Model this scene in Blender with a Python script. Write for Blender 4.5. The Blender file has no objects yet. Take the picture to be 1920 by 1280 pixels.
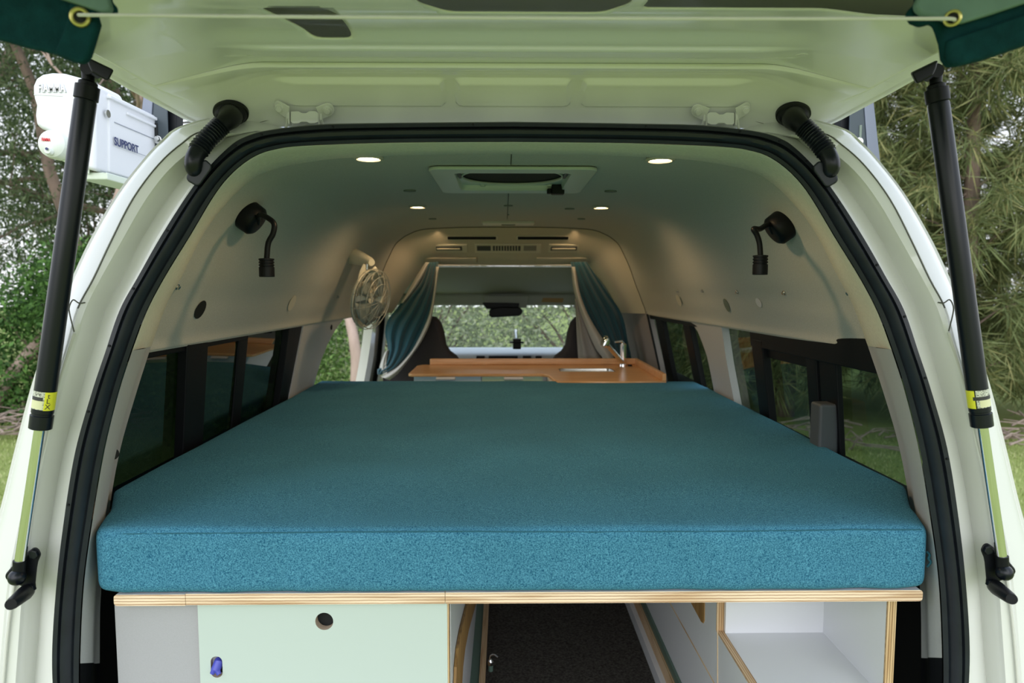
import bpy, bmesh, math, random
import numpy as np
from mathutils import Vector, Matrix, noise
random.seed(7)
S = bpy.context.scene
COL = S.collection
PI = math.pi
# ------------------------------------------------------------------ camera
FPX = 1280.0
CAM = Vector((-0.018, 0.0, 1.80))
YAW, PIT = math.atan(15/1280), math.atan(103/1280)
FW = Vector((math.sin(YAW)*math.cos(PIT), math.cos(YAW)*math.cos(PIT), -math.sin(PIT)))
RT = Vector((math.cos(YAW), -math.sin(YAW), 0))
UP = RT.cross(FW)
CZ = 1.80
def P(px, py, D):
    """point at depth D (metres forward of the camera) that the photo shows at px,py"""
    r = FW + RT*((px-960)/FPX) - UP*((py-640)/FPX)
    return CAM + r*(D/r.y)
def M(p):
    return Vector((-p[0], p[1], p[2]))
cam = bpy.data.cameras.new('camera'); camo = bpy.data.objects.new('camera', cam); COL.objects.link(camo)
camo.location = CAM
camo.rotation_euler = Matrix((RT, UP, -FW)).transposed().to_euler()
cam.sensor_width = 36; cam.lens = 24; cam.clip_start = 0.02; cam.clip_end = 300
cam.dof.use_dof = True; cam.dof.focus_distance = 1.45; cam.dof.aperture_fstop = 5.0
S.camera = camo
S.view_settings.view_transform = 'Standard'; S.view_settings.look = 'None'
S.view_settings.gamma = 1; S.view_settings.use_curve_mapping = False
S.view_settings.exposure = 0.42
S.cycles.use_denoising = True
S.cycles.max_bounces = 10; S.cycles.diffuse_bounces = 6; S.cycles.transparent_max_bounces = 16
S.cycles.sample_clamp_indirect = 6
# ------------------------------------------------------------------ materials
MT = {}
def mat(name, color, rough=.5, metal=0, coat=0, spec=.5, nscale=0, namt=.0, color2=None, bump=0, bscale=200, sheen=0, emit=None, estr=0, trans=0, stretch=None, rampa=.3, rampb=.7, detail=3):
    m = bpy.data.materials.new(name); m.use_nodes = True
    nt = m.node_tree; b = nt.nodes['Principled BSDF']
    b.inputs['Base Color'].default_value = (*color, 1)
    b.inputs['Roughness'].default_value = rough; b.inputs['Metallic'].default_value = metal
    b.inputs['Coat Weight'].default_value = coat; b.inputs['Coat Roughness'].default_value = .04
    b.inputs['Specular IOR Level'].default_value = spec
    b.inputs['Sheen Weight'].default_value = sheen
    b.inputs['Transmission Weight'].default_value = trans
    if emit:
        b.inputs['Emission Color'].default_value = (*emit, 1); b.inputs['Emission Strength'].default_value = estr
    tc = nt.nodes.new('ShaderNodeTexCoord'); mp = nt.nodes.new('ShaderNodeMapping')
    nt.links.new(tc.outputs['Object'], mp.inputs['Vector'])
    if stretch: mp.inputs['Scale'].default_value = stretch
    if nscale:
        n = nt.nodes.new('ShaderNodeTexNoise'); n.inputs['Scale'].default_value = nscale; n.inputs['Detail'].default_value = detail
        nt.links.new(mp.outputs['Vector'], n.inputs['Vector'])
        r = nt.nodes.new('ShaderNodeValToRGB')
        c2 = color2 if color2 else tuple(max(0, c*(1-namt)) for c in color)
        r.color_ramp.elements[0].position = rampa; r.color_ramp.elements[1].position = rampb
        r.color_ramp.elements[0].color = (*c2, 1); r.color_ramp.elements[1].color = (*color, 1)
        nt.links.new(n.outputs['Fac'], r.inputs['Fac']); nt.links.new(r.outputs['Color'], b.inputs['Base Color'])
    if bump:
        n2 = nt.nodes.new('ShaderNodeTexNoise'); n2.inputs['Scale'].default_value = bscale; n2.inputs['Detail'].default_value = 2
        nt.links.new(mp.outputs['Vector'], n2.inputs['Vector'])
        bp = nt.nodes.new('ShaderNodeBump'); bp.inputs['Strength'].default_value = bump; bp.inputs['Distance'].default_value = .002
        nt.links.new(n2.outputs['Fac'], bp.inputs['Height']); nt.links.new(bp.outputs['Normal'], b.inputs['Normal'])
    MT[name] = m
    return m
def glassmat(name, tint, refl=1.0, pwr=4.5):
    m = bpy.data.materials.new(name); m.use_nodes = True; nt = m.node_tree; nt.nodes.clear()
    o = nt.nodes.new('ShaderNodeOutputMaterial'); mx = nt.nodes.new('ShaderNodeMixShader')
    t = nt.nodes.new('ShaderNodeBsdfTransparent'); t.inputs['Color'].default_value = (*tint, 1)
    g = nt.nodes.new('ShaderNodeBsdfGlossy'); g.inputs['Roughness'].default_value = 0.0
    g.inputs['Color'].default_value = (refl, refl, refl, 1)
    lw = nt.nodes.new('ShaderNodeLayerWeight'); lw.inputs['Blend'].default_value = .5
    pw = nt.nodes.new('ShaderNodeMath'); pw.operation = 'POWER'; pw.inputs[1].default_value = pwr; nt.links.new(lw.outputs['Facing'], pw.inputs[0])
    f = nt.nodes.new('ShaderNodeMath'); f.operation = 'MULTIPLY_ADD'; f.inputs[1].default_value = .9; f.inputs[2].default_value = .05; nt.links.new(pw.outputs[0], f.inputs[0])
    nt.links.new(f.outputs[0], mx.inputs['Fac']); nt.links.new(t.outputs[0], mx.inputs[1]); nt.links.new(g.outputs[0], mx.inputs[2])
    nt.links.new(mx.outputs[0], o.inputs['Surface']); MT[name] = m; return m
paint = mat('white_paint', (.74,.745,.73), .30, coat=.9, spec=.5)
rubber = mat('black_rubber', (.014,.018,.026), .42, spec=.4, nscale=30, namt=.3)
lining = mat('lining_fabric', (.55,.555,.515), .95, spec=.15, nscale=420, namt=.18, bump=.35, bscale=700)
lining2 = mat('front_lining', (.66,.62,.52), .9, spec=.2, nscale=420, namt=.12, bump=.2, bscale=600)
ringfab = mat('ring_fabric', (.80,.80,.68), .95, spec=.15, nscale=160, namt=.16, bump=.4, bscale=500)
greypl = mat('grey_plastic', (.50,.51,.53), .5, nscale=300, namt=.06, bump=.1, bscale=900)
whitepl = mat('white_plastic', (.70,.71,.73), .35)
creampl = mat('cream_plastic', (.72,.70,.60), .4)
blackpl = mat('black_plastic', (.004,.005,.007), .45, spec=.22)
blacksat = mat('black_satin', (.004,.006,.010), .32, spec=.35)
darkgrey = mat('dark_grey', (.07,.08,.09), .5)
voidm = mat('dark_trim_hole_shade', (.006,.007,.007), .8)  # black for the lower trim; hole discs use it as painted-in shade
chrome = mat('chrome', (.85,.86,.87), .06, metal=1)
steel = mat('steel', (.62,.62,.60), .25, metal=1)
brass = mat('brass', (.62,.55,.20), .3, metal=.8)
mintm = mat('mint_laminate', (.50,.575,.55), .35)
whitelam = mat('white_laminate', (.66,.67,.70), .35)
greylam = mat('grey_laminate', (.39,.385,.42), .5, nscale=700, namt=.08)
bluelam = mat('blue_laminate', (.42,.60,.72), .35)
greenlam = mat('green_laminate', (.50,.68,.50), .35)
dkgreen = mat('green_edge', (.10,.16,.13), .45)
bluepl = mat('blue_plastic', (.06,.07,.45), .35)
alu = mat('bracket_metal', (.15,.17,.21), .38, metal=.6)
flapm = mat('green_canvas', (.006,.045,.05), .95, spec=.1, nscale=60, namt=.35, bump=.5, bscale=300)
flapl = mat('green_canvas_lining', (.15,.24,.20), .9, spec=.1, nscale=40, namt=.15)
cordm = mat('cord', (.62,.62,.58), .7, bump=.4, bscale=900)
seatm = mat('seat_fabric', (.042,.038,.045), .9, nscale=300, namt=.25)
curt = mat('curtain_fabric', (.010,.085,.125), .9, sheen=.25, nscale=220, namt=.25)
curtl = mat('curtain_lining', (.52,.52,.50), .9)
yellow = mat('yellow_label', (.75,.74,.04), .4)
palelab = mat('pale_label', (.62,.64,.52), .4, nscale=350, color2=(.1,.1,.08), rampa=.42, rampb=.5, stretch=(1,1,3))
inkm = mat('ink', (.03,.03,.03), .5)
navyink = mat('navy_ink', (.03,.04,.12), .5)
redink = mat('red_ink', (.65,.03,.04), .5)
sealline = mat('seam_dark', (.10,.10,.08), .8)
def wood(name, ca, cb, stretch, scale, rough=.35, a=.35, b=.65):
    return mat(name, ca, rough, nscale=scale, color2=cb, stretch=stretch, rampa=a, rampb=b, detail=5)
oak = wood('oiled_oak', (.72,.42,.20), (.56,.29,.115), (1,14,14), 5, .3)
def plymat(name, light, dark, axis, period, grain):
    m = mat(name, light, .6); nt = m.node_tree; b = nt.nodes['Principled BSDF']; tc = nt.nodes['Texture Coordinate']
    w = nt.nodes.new('ShaderNodeTexWave'); w.bands_direction = axis; w.inputs['Scale'].default_value = .314/period
    w.inputs['Distortion'].default_value = .6; w.inputs['Detail'].default_value = 2; w.inputs['Detail Scale'].default_value = 1.5
    nt.links.new(tc.outputs['Object'], w.inputs['Vector'])
    r = nt.nodes.new('ShaderNodeValToRGB'); r.color_ramp.elements[0].position = .0; r.color_ramp.elements[1].position = .32
    r.color_ramp.elements[0].color = (*dark, 1); r.color_ramp.elements[1].color = (*light, 1); nt.links.new(w.outputs['Fac'], r.inputs['Fac'])
    mp = nt.nodes.new('ShaderNodeMapping'); mp.inputs['Scale'].default_value = grain; nt.links.new(tc.outputs['Object'], mp.inputs['Vector'])
    n = nt.nodes.new('ShaderNodeTexNoise'); n.inputs['Scale'].default_value = 10; nt.links.new(mp.outputs['Vector'], n.inputs['Vector'])
    r2 = nt.nodes.new('ShaderNodeValToRGB'); r2.color_ramp.elements[0].position = .35; r2.color_ramp.elements[0].color = (.72,.62,.52,1); r2.color_ramp.elements[1].position = .55
    nt.links.new(n.outputs['Fac'], r2.inputs['Fac'])
    mx = nt.nodes.new('ShaderNodeMix'); mx.data_type = 'RGBA'; mx.blend_type = 'MULTIPLY'; mx.inputs['Factor'].default_value = 1
    nt.links.new(r.outputs['Color'], mx.inputs['A']); nt.links.new(r2.outputs['Color'], mx.inputs['B']); nt.links.new(mx.outputs['Result'], b.inputs['Base Color']); return m
plyedge = plymat('plywood_edge', (.86,.68,.50), (.40,.22,.12), 'Z', .0056, (.5,1,12))
plyv = plymat('plywood_edge_upright', (.64,.46,.26), (.20,.11,.04), 'X', .0046, (12,1,.5))
plyd = plymat('plywood_edge_along', (.64,.46,.28), (.26,.14,.06), 'X', .0046, (12,.5,1))
oakcut = wood('oak_cutout', (.42,.24,.08), (.22,.11,.03), (30,6,1), 6, .6)
carpet = mat('carpet', (.085,.078,.070), 1, spec=.05, nscale=150, color2=(.028,.025,.022), bump=.9, bscale=220)
# woven mattress cloth
def weave():
    m = mat('teal_weave', (.1,.3,.4), .9, spec=.12)
    nt = m.node_tree; b = nt.nodes['Principled BSDF']
    tc = nt.nodes['Texture Coordinate']
    cols = []
    for sc, st in ((1,(980,400,980)), (1,(380,980,380)), (1,(5,5,5))):
        mp = nt.nodes.new('ShaderNodeMapping'); mp.inputs['Scale'].default_value = st
        nt.links.new(tc.outputs['Object'], mp.inputs['Vector'])
        n = nt.nodes.new('ShaderNodeTexNoise'); n.inputs['Scale'].default_value = sc; n.inputs['Detail'].default_value = 1
        nt.links.new(mp.outputs['Vector'], n.inputs['Vector']); cols.append(n)
    ad = nt.nodes.new('ShaderNodeMath'); ad.operation = 'ADD'
    nt.links.new(cols[0].outputs['Fac'], ad.inputs[0]); nt.links.new(cols[1].outputs['Fac'], ad.inputs[1])
    m2 = nt.nodes.new('ShaderNodeMath'); m2.operation = 'MULTIPLY'; m2.inputs[1].default_value = .5
    nt.links.new(ad.outputs[0], m2.inputs[0])
    r = nt.nodes.new('ShaderNodeValToRGB'); r.color_ramp.elements[0].position = .36; r.color_ramp.elements[1].position = .66
    r.color_ramp.elements[0].color = (.008,.075,.150,1); r.color_ramp.elements[1].color = (.105,.325,.455,1)
    nt.links.new(m2.outputs[0], r.inputs['Fac'])
    r2 = nt.nodes.new('ShaderNodeValToRGB'); r2.color_ramp.elements[0].color = (.86,.86,.86,1); r2.color_ramp.elements[1].color = (1.1,1.1,1.1,1)
    nt.links.new(cols[2].outputs['Fac'], r2.inputs['Fac'])
    mx = nt.nodes.new('ShaderNodeMix'); mx.data_type = 'RGBA'; mx.blend_type = 'MULTIPLY'; mx.inputs['Factor'].default_value = 1
    nt.links.new(r.outputs['Color'], mx.inputs['A']); nt.links.new(r2.outputs['Color'], mx.inputs['B'])
    nt.links.new(mx.outputs['Result'], b.inputs['Base Color'])
    bp = nt.nodes.new('ShaderNodeBump'); bp.inputs['Strength'].default_value = .5; bp.inputs['Distance'].default_value = .001
    nt.links.new(m2.outputs[0], bp.inputs['Height']); nt.links.new(bp.outputs['Normal'], b.inputs['Normal'])
    return m
tealw = weave()
tealpip = mat('teal_piping', (.02,.13,.19), .9, nscale=500, namt=.4)
glass_shaded = glassmat('privacy_glass_shaded', (.018,.026,.022), .9, 3.2)  # same glass as the right side, with shade and reflection darkness put into the tint
glass_tint = glassmat('privacy_glass', (.20,.25,.22), .8)
glass_clear = glassmat('clear_glass', (.86,.90,.87), .8)
glass_clear2 = glassmat('clear_plastic', (.82,.86,.82), .9)
# ------------------------------------------------------------------ mesh helpers
MIR = [False]
def mesh_obj(name, verts, faces, m, parent=None, smooth=True, mats=None, fmi=None):
    me = bpy.data.meshes.new(name)
    if MIR[0]: verts = [M(v) for v in verts]; faces = [tuple(f)[::-1] for f in faces]
    me.from_pydata([tuple(v) for v in verts], [], [tuple(f) for f in faces])
    for mm in (mats or [m]): me.materials.append(mm)
    if fmi is not None: me.polygons.foreach_set('material_index', fmi)
    if smooth: me.polygons.foreach_set('use_smooth', [True]*len(me.polygons))
    me.update()
    o = bpy.data.objects.new(name, me); COL.objects.link(o)
    if parent is not None: setpar(o, parent)
    return o
def setpar(o, p):
    o.parent = p; o.matrix_parent_inverse = wm(p).inverted()
def wm(o):
    m = o.matrix_basis.copy()
    if o.parent is not None: m = wm(o.parent) @ o.matrix_parent_inverse @ m
    return m
def empty(name, loc, label, cat, group=None):
    o = bpy.data.objects.new(name, None); COL.objects.link(o); o.location = loc; o.empty_display_size = .1
    tag(o, label, cat, group); return o
def tag(o, label, cat, group=None):
    o['label'] = label; o['category'] = cat
    if group: o['group'] = group
    return o
def struct(o): o['kind'] = 'structure'; return o
def recalc(o, flip=False):
    bm = bmesh.new(); bm.from_mesh(o.data); bmesh.ops.remove_doubles(bm, verts=bm.verts, dist=1e-6)
    bmesh.ops.recalc_face_normals(bm, faces=bm.faces); bm.to_mesh(o.data); bm.free(); return o
class MB:
    def __init__(s): s.v = []; s.f = []
    def add(s, v, f):
        n = len(s.v); s.v += [Vector(x) for x in v]; s.f += [tuple(i+n for i in q) for q in f]; return s
    def box(s, a, b, mt=None):
        x0,y0,z0 = a; x1,y1,z1 = b
        v = [Vector(q) for q in ((x0,y0,z0),(x1,y0,z0),(x1,y1,z0),(x0,y1,z0),(x0,y0,z1),(x1,y0,z1),(x1,y1,z1),(x0,y1,z1))]
        if mt: v = [mt @ q for q in v]
        return s.add(v, [(0,3,2,1),(4,5,6,7),(0,1,5,4),(1,2,6,5),(2,3,7,6),(3,0,4,7)])
    def loft(s, rows, closed=False, cap=False):
        n = len(rows[0]); v = [p for r in rows for p in r]; f = []
        for i in range(len(rows)-1):
            for j in range(n if closed else n-1):
                a = i*n+j; b = i*n+(j+1) % n
                f.append((a, b, b+n, a+n))
        if cap:
            f.append(tuple(range(n))[::-1]); f.append(tuple((len(rows)-1)*n+j for j in range(n)))
        return s.add(v, f)
    def tube(s, path, r, n=12, flat=1.0):
        path = [Vector(p) for p in path]; R = r if isinstance(r, (list, tuple)) else [r]*len(path)
        rows = []; t0 = (path[1]-path[0]).normalized()
        u = t0.orthogonal().normalized()
        for i, p in enumerate(path):
            if i == 0: t = path[1]-path[0]
            elif i == len(path)-1: t = path[-1]-path[-2]
            else: t = (path[i+1]-path[i]).normalized()+(path[i]-path[i-1]).normalized()
            t = t.normalized() if t.length > 1e-9 else t0
            u = (u - t*u.dot(t)).normalized(); w = t.cross(u)
            rows.append([p+u*(math.cos(2*PI*k/n)*R[i])+w*(math.sin(2*PI*k/n)*R[i]*flat) for k in range(n)])
        return s.loft(rows, closed=True, cap=True)
    def prism(s, pts, d0, d1, mt=None):
        """pts: list of (x,z); extruded along y from d0 to d1"""
        a = [Vector((x, d0, z)) for x, z in pts]; b = [Vector((x, d1, z)) for x, z in pts]
        if mt: a = [mt @ q for q in a]; b = [mt @ q for q in b]
        return s.loft([a, b], closed=True, cap=True)
    def disc(s, c, nrm, r, h, n=28, r2=None):
        nrm = Vector(nrm).normalized(); c = Vector(c)
        r2 = r if r2 is None else r2
        return s.tube([c, c+nrm*h*.5, c+nrm*h], [r, (r+r2)/2, r2], n)
    def build(s, name, m, parent=None, smooth=False, bevel=0, seg=2, rc=True):
        o = mesh_obj(name, s.v, s.f, m, parent, smooth)
        if rc: recalc(o)
        if bevel:
            b = o.modifiers.new('bevel', 'BEVEL'); b.width = bevel; b.segments = seg; b.limit_method = 'ANGLE'; b.angle_limit = .6
            o.data.polygons.foreach_set('use_smooth', [True]*len(o.data.polygons))
            w = o.modifiers.new('wn', 'WEIGHTED_NORMAL')
        elif smooth:
            auto(o)
        return o
def auto(o, ang=40):
    me = o.data
    bm = bmesh.new(); bm.from_mesh(me)
    for e in bm.edges:
        if len(e.link_faces) == 2 and e.calc_face_angle(0) > math.radians(ang): e.smooth = False
    bm.to_mesh(me); bm.free()
def torus(c, nrm, R, r, n=36, m=8, sx=1, sy=1):
    c = Vector(c); nrm = Vector(nrm).normalized(); u = nrm.orthogonal().normalized(); w = nrm.cross(u)
    rows = []
    for i in range(n+1):
        a = 2*PI*i/n; d = u*math.cos(a)*sx+w*math.sin(a)*sy
        rows.append([c+d*R+(d*math.cos(2*PI*k/m)+nrm*math.sin(2*PI*k/m))*r for k in range(m)])
    return rows
def cr(pts, n):
    """Catmull-Rom through pts, n samples per segment"""
    pts = [Vector(p) for p in pts]; q = [pts[0]*2-pts[1]]+pts+[pts[-1]*2-pts[-2]]; out = []
    for i in range(1, len(q)-2):
        p0, p1, p2, p3 = q[i-1:i+3]
        for k in range(n):
            t = k/n
            out.append(.5*((2*p1)+(p2-p0)*t+(2*p0-5*p1+4*p2-p3)*t*t+(3*p1-p0-3*p2+p3)*t**3))
    out.append(pts[-1]); return out
def lerp(a, b, t): return a+(b-a)*t
def interp(x, xs, ys):
    return float(np.interp(x, xs, ys))
def plate(name, outer, holes, thick, mt, m, parent=None, edge=None, bevel=0):
    """flat plate with holes from 2D outlines (x,y), extruded downwards by thick along local z"""
    cu = bpy.data.curves.new(name, 'CURVE'); cu.dimensions = '2D'; cu.fill_mode = 'BOTH'; cu.extrude = thick/2; cu.bevel_depth = bevel
    if bevel: cu.offset = -bevel; cu.extrude = thick/2-bevel; cu.bevel_resolution = 2
    for ol in [outer]+holes:
        sp = cu.splines.new('POLY'); sp.points.add(len(ol)-1); sp.use_cyclic_u = True
        for i, p in enumerate(ol): sp.points[i].co = (p[0], p[1], 0, 1)
    co = bpy.data.objects.new('tmp', cu); COL.objects.link(co)
    dg = bpy.context.evaluated_depsgraph_get()
    me = bpy.data.meshes.new_from_object(co.evaluated_get(dg)); bpy.data.objects.remove(co)
    me.transform(mt); me.name = name; me.materials.clear(); me.materials.append(m)
    if edge:
        me.materials.append(edge); nz = (mt.to_3x3() @ Vector((0,0,1))).normalized()
        me.update()
        for p in me.polygons:
            if abs(p.normal.dot(nz)) < .5: p.material_index = 1
    o = bpy.data.objects.new(name, me); COL.objects.link(o)
    if parent is not None: setpar(o, parent)
    return o
def rrect(cx, cy, w, h, r, n=5):
    out = []
    for (sx, sy, a0) in ((1,1,0),(-1,1,90),(-1,-1,180),(1,-1,270)):
        for k in range(n+1):
            a = math.radians(a0+90*k/n); out.append((cx+sx*(w/2-r)+math.cos(a)*r, cy+sy*(h/2-r)+math.sin(a)*r))
    return out
def circ(cx, cy, r, n=32): return [(cx+math.cos(2*PI*k/n)*r, cy+math.sin(2*PI*k/n)*r) for k in range(n)]
def text(name, body, size, mt, m, parent, ext=.0004, bold=0, sx=1):
    cu = bpy.data.curves.new(name, 'FONT'); cu.body = body; cu.size = size; cu.extrude = ext; cu.align_x = 'CENTER'; cu.align_y = 'CENTER'; cu.offset = bold
    co = bpy.data.objects.new('tmp', cu); COL.objects.link(co)
    dg = bpy.context.evaluated_depsgraph_get()
    me = bpy.data.meshes.new_from_object(co.evaluated_get(dg)); bpy.data.objects.remove(co)
    me.transform(mt @ Matrix.Diagonal((sx,1,1,1))); me.name = name; me.materials.clear(); me.materials.append(m)
    o = bpy.data.objects.new(name, me); COL.objects.link(o); setpar(o, parent); return o
def basis(o, x, y):
    x = Vector(x).normalized(); z = x.cross(Vector(y)).normalized(); y = z.cross(x)
    m = Matrix((x, y, z)).transposed().to_4x4(); m.translation = Vector(o); return m
def rbox(a, b, r, n=(8,8,8), fn=None):
    """rounded box surface grid"""
    bm = bmesh.new(); bmesh.ops.create_cube(bm, size=2)
    bm.free()
    vs = {}; V = []; F = []
    def vid(i, j, k):
        key = (i, j, k)
        if key not in vs:
            vs[key] = len(V)
            p = []
            for t, nn, lo, hi in ((i, n[0], a[0], b[0]), (j, n[1], a[1], b[1]), (k, n[2], a[2], b[2])):
                # denser samples at the rounded ends
                if t <= 2: q = lo+r*(t/2)*1.0
                elif t >= nn-2: q = hi-r*((nn-t)/2)
                else: q = lerp(lo+r, hi-r, (t-2)/(nn-4))
                p.append(q)
            p = Vector(p); c = Vector([min(max(p[d], a[d]+r), b[d]-r) for d in range(3)])
            dlt = p-c
            if dlt.length > 1e-9: p = c+dlt.normalized()*r
            V.append(fn(p) if fn else p)
        return vs[key]
    nx, ny, nz = n
    for i in range(nx):
        for j in range(ny):
            F.append((vid(i,j,0), vid(i,j+1,0), vid(i+1,j+1,0), vid(i+1,j,0)))
            F.append((vid(i,j,nz), vid(i+1,j,nz), vid(i+1,j+1,nz), vid(i,j+1,nz)))
    for i in range(nx):
        for k in range(nz):
            F.append((vid(i,0,k), vid(i+1,0,k), vid(i+1,0,k+1), vid(i,0,k+1)))
            F.append((vid(i,ny,k), vid(i,ny,k+1), vid(i+1,ny,k+1), vid(i+1,ny,k)))
    for j in range(ny):
        for k in range(nz):
            F.append((vid(0,j,k), vid(0,j,k+1), vid(0,j+1,k+1), vid(0,j+1,k)))
            F.append((vid(nx,j,k), vid(nx,j+1,k), vid(nx,j+1,k+1), vid(nx,j,k+1)))
    return V, F
# ================================================================== VAN
van = empty('camper_van', (0, 1.4, 0), 'white camper van seen through its open tailgate at the back', 'van')
def dso(py):
    t = min(max((700-py)/470, 0), 1); return 1.17+.13*t**1.3
SO = [(112,1330),(107,1220),(115,1090),(130,960),(150,840),(180,735),(205,660),(232,580),(265,520),(306,447),(355,370),(395,317),(435,277),(462,260),(505,247),(600,236),(740,233),(963,231)]
VL = [(60,1330),(70,1220),(80,1090),(98,960),(120,840),(150,735),(175,650),(200,575),(233,515),(270,440),(322,362),(367,306),(412,270),(445,252)]
BL = [(30,1330),(38,1220),(48,1090),(66,960),(90,840),(115,735),(140,650),(163,580),(190,525),(230,455),(277,375),(320,320),(366,282),(408,258)]
GL = [(2,1330),(10,1220),(22,1090),(46,960),(74,840),(104,735),(130,645),(148,578),(178,522),(212,450),(252,372),(300,308),(345,268),(388,244)]
SL = [(-75,1330),(-60,1220),(-38,1090),(0,955),(28,840),(58,725),(85,645),(112,575),(133,525),(167,452),(213,372),(255,315),(300,265),(350,232)]
SI = [(150,1330),(151,1220),(158,1090),(176,960),(197,840),(223,735),(248,657),(275,585),(309,520),(355,445),(405,362),(441,320),(480,292),(517,280),(560,274),(650,270),(770,267),(963,266)]
top = {'VL': [(-.40,1.335,.300),(-.30,1.345,.297),(-.17,1.35,.295),(0,1.35,.295)],
       'BL': [(-.43,1.38,.315),(-.33,1.39,.315),(-.18,1.40,.315),(0,1.40,.315)],
       'GL': [(-.47,1.40,.345),(-.36,1.41,.35),(-.19,1.42,.352),(0,1.42,.352)],
       'SL': [(-.50,1.42,.362),(-.38,1.44,.372),(-.20,1.45,.377),(0,1.45,.378)]}
def row(px, off, key=None, scale=1):
    out = []
    for x, y in px:
        out.append(P(x, y, dso(y)+off))
    if key: out += [Vector((a, b, CZ+c)) for a, b, c in top[key]]
    return out
def full(pts, n=4):
    h = cr(pts, n); h[-1].x = 0; h = [Vector((h[0].x, h[0].y, .66))]+h
    return h+[M(p) for p in h[-2::-1]]
def offs(rowA, v): return [p+Vector(v) for p in rowA]
rSO, rVL = row(SO, .006), row(VL, .022, 'VL')
rBL, rGL, rSL = row(BL, -.022, 'BL'), row(GL, -.030, 'GL'), row(SL, -.004, 'SL')
def mix(a, b, t, dy=0): return [p.lerp(q, t)+Vector((0,dy,0)) for p, q in zip(a, b)]
rows = [full(r) for r in (
    [p+Vector((0,.05,0)) for p in rSO], rSO, mix(rSO, rVL, .12, -.003), mix(rSO, rVL, .8, -.004), rVL, mix(rVL, rBL, .25, .006), mix(rVL, rBL, .75, .004), mix(rVL, rBL, .93, .0), mix(rBL, rGL, .12, -.002),
    rGL, mix(rGL, rSL, .06, .002), mix(rGL, rSL, .1, -.001), mix(rGL, rSL, .55, -.004), mix(rGL, rSL, .8, -.002), mix(rGL, rSL, .93, .003), rSL,
    [p+Vector((-.004 if p.x < -.1 else 0, .03, .002)) for p in rSL])]
# body side and roof: run forward
def prof_at(D):
    """interior lining half profile (belt -> roof centre), left side"""
    t = (D-1.62)/2.15
    return [Vector((lerp(a[0], b[0], t), D, CZ+lerp(a[1], b[1], t))) for a, b in zip(PR, PF)]
PR = [(-.856,-.150),(-.853,-.125),(-.832,-.075),(-.815,-.035),(-.784,.02),(-.754,.08),(-.724,.135),(-.67,.205),(-.607,.255),(-.56,.278),(-.505,.290),(-.417,.304),(-.28,.311),(-.14,.3125),(0,.3126)]
PF = [(-.768,-.150),(-.763,-.125),(-.747,-.085),(-.73,-.04),(-.713,.0),(-.695,.05),(-.675,.105),(-.650,.160),(-.616,.225),(-.583,.258),(-.54,.285),(-.46,.312),(-.30,.322),(-.15,.325),(0,.325)]
def outer_at(D, sc):
    h = [Vector((p.x*sc-.012, D, CZ+(p.z-CZ)*1.0+.055*min(1, max(0, (p.z-CZ+.15)/.3)))) for p in prof_at(D)]
    h[-1].x = 0; return h
n_low = 6
def body_row(D, sc):
    h = outer_at(D, sc); low = [Vector((-.93*sc/1.06, D, CZ-1.45)), Vector((-.94*sc/1.06, D, CZ-.9)), Vector((-.935*sc/1.06, D, CZ-.5))]
    return h
def resamp(pts, n):
    L = [0]
    for a, b in zip(pts, pts[1:]): L.append(L[-1]+(b-a).length)
    out = []
    for k in range(n):
        s = L[-1]*k/(n-1); i = max(0, min(len(pts)-2, int(np.searchsorted(L, s))-1))
        d = L[i+1]-L[i]; out.append(pts[i].lerp(pts[i+1], (s-L[i])/d if d else 0))
    return out
NH = len(rSL)
mb = MB(); mb.loft(rows)
# roof and upper sides start at the frame outline above the belt
up0 = resamp(cr(rSL[6:], 6), 24)
ups = [up0]+[resamp(cr(outer_at(D, sc), 3), 24) for D, sc in ((1.62,1.05),(3.0,1.06),(3.8,1.08),(4.4,1.12))]
ups = [r[:-1]+[Vector((0, r[-1].y, r[-1].z))]+[M(p) for p in r[-2::-1]] for r in ups]
mb.loft(ups)
lo0 = resamp([Vector((rSL[0].x, rSL[0].y, .66))]+cr(rSL[:7], 6), 16)
for sgn in (-1, 1):
    sec = []
    for D, sc in ((1.62,.905),(3.0,.92),(3.02,.92)):
        sec.append([Vector((-interp(z, [-1.5,-.5,-.14], [sc+.01, sc+.02, sc-.03]), D, CZ+z)) for z in [lerp(p.z-CZ, p.z-CZ, 0) for p in lo0]])
    # window band open: lower panels only forward of the rear pillar
    r0 = lo0; r1 = [Vector((-.905, 1.47, p.z)) for p in lo0]
    q = [r0, r1]
    if sgn > 0: q = [[M(p) for p in r] for r in q]
    mb.loft(q)
    for D0, D1 in (((1.47, 3.02),) if sgn < 0 else ((1.47, 4.6),)):
        a = [Vector((sgn*.915, D, CZ-.46)) for D in (D0, D1)]; b = [Vector((sgn*.93, D, CZ-.6)) for D in (D0, D1)]
        c = [Vector((sgn*.935, D, CZ-1.1)) for D in (D0, D1)]; d = [Vector((sgn*.90, D, CZ-1.45)) for D in (D0, D1)]
        mb.loft([a, b, c, d])
body = mb.build('body_shell', paint, van, smooth=True, rc=False)
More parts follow.
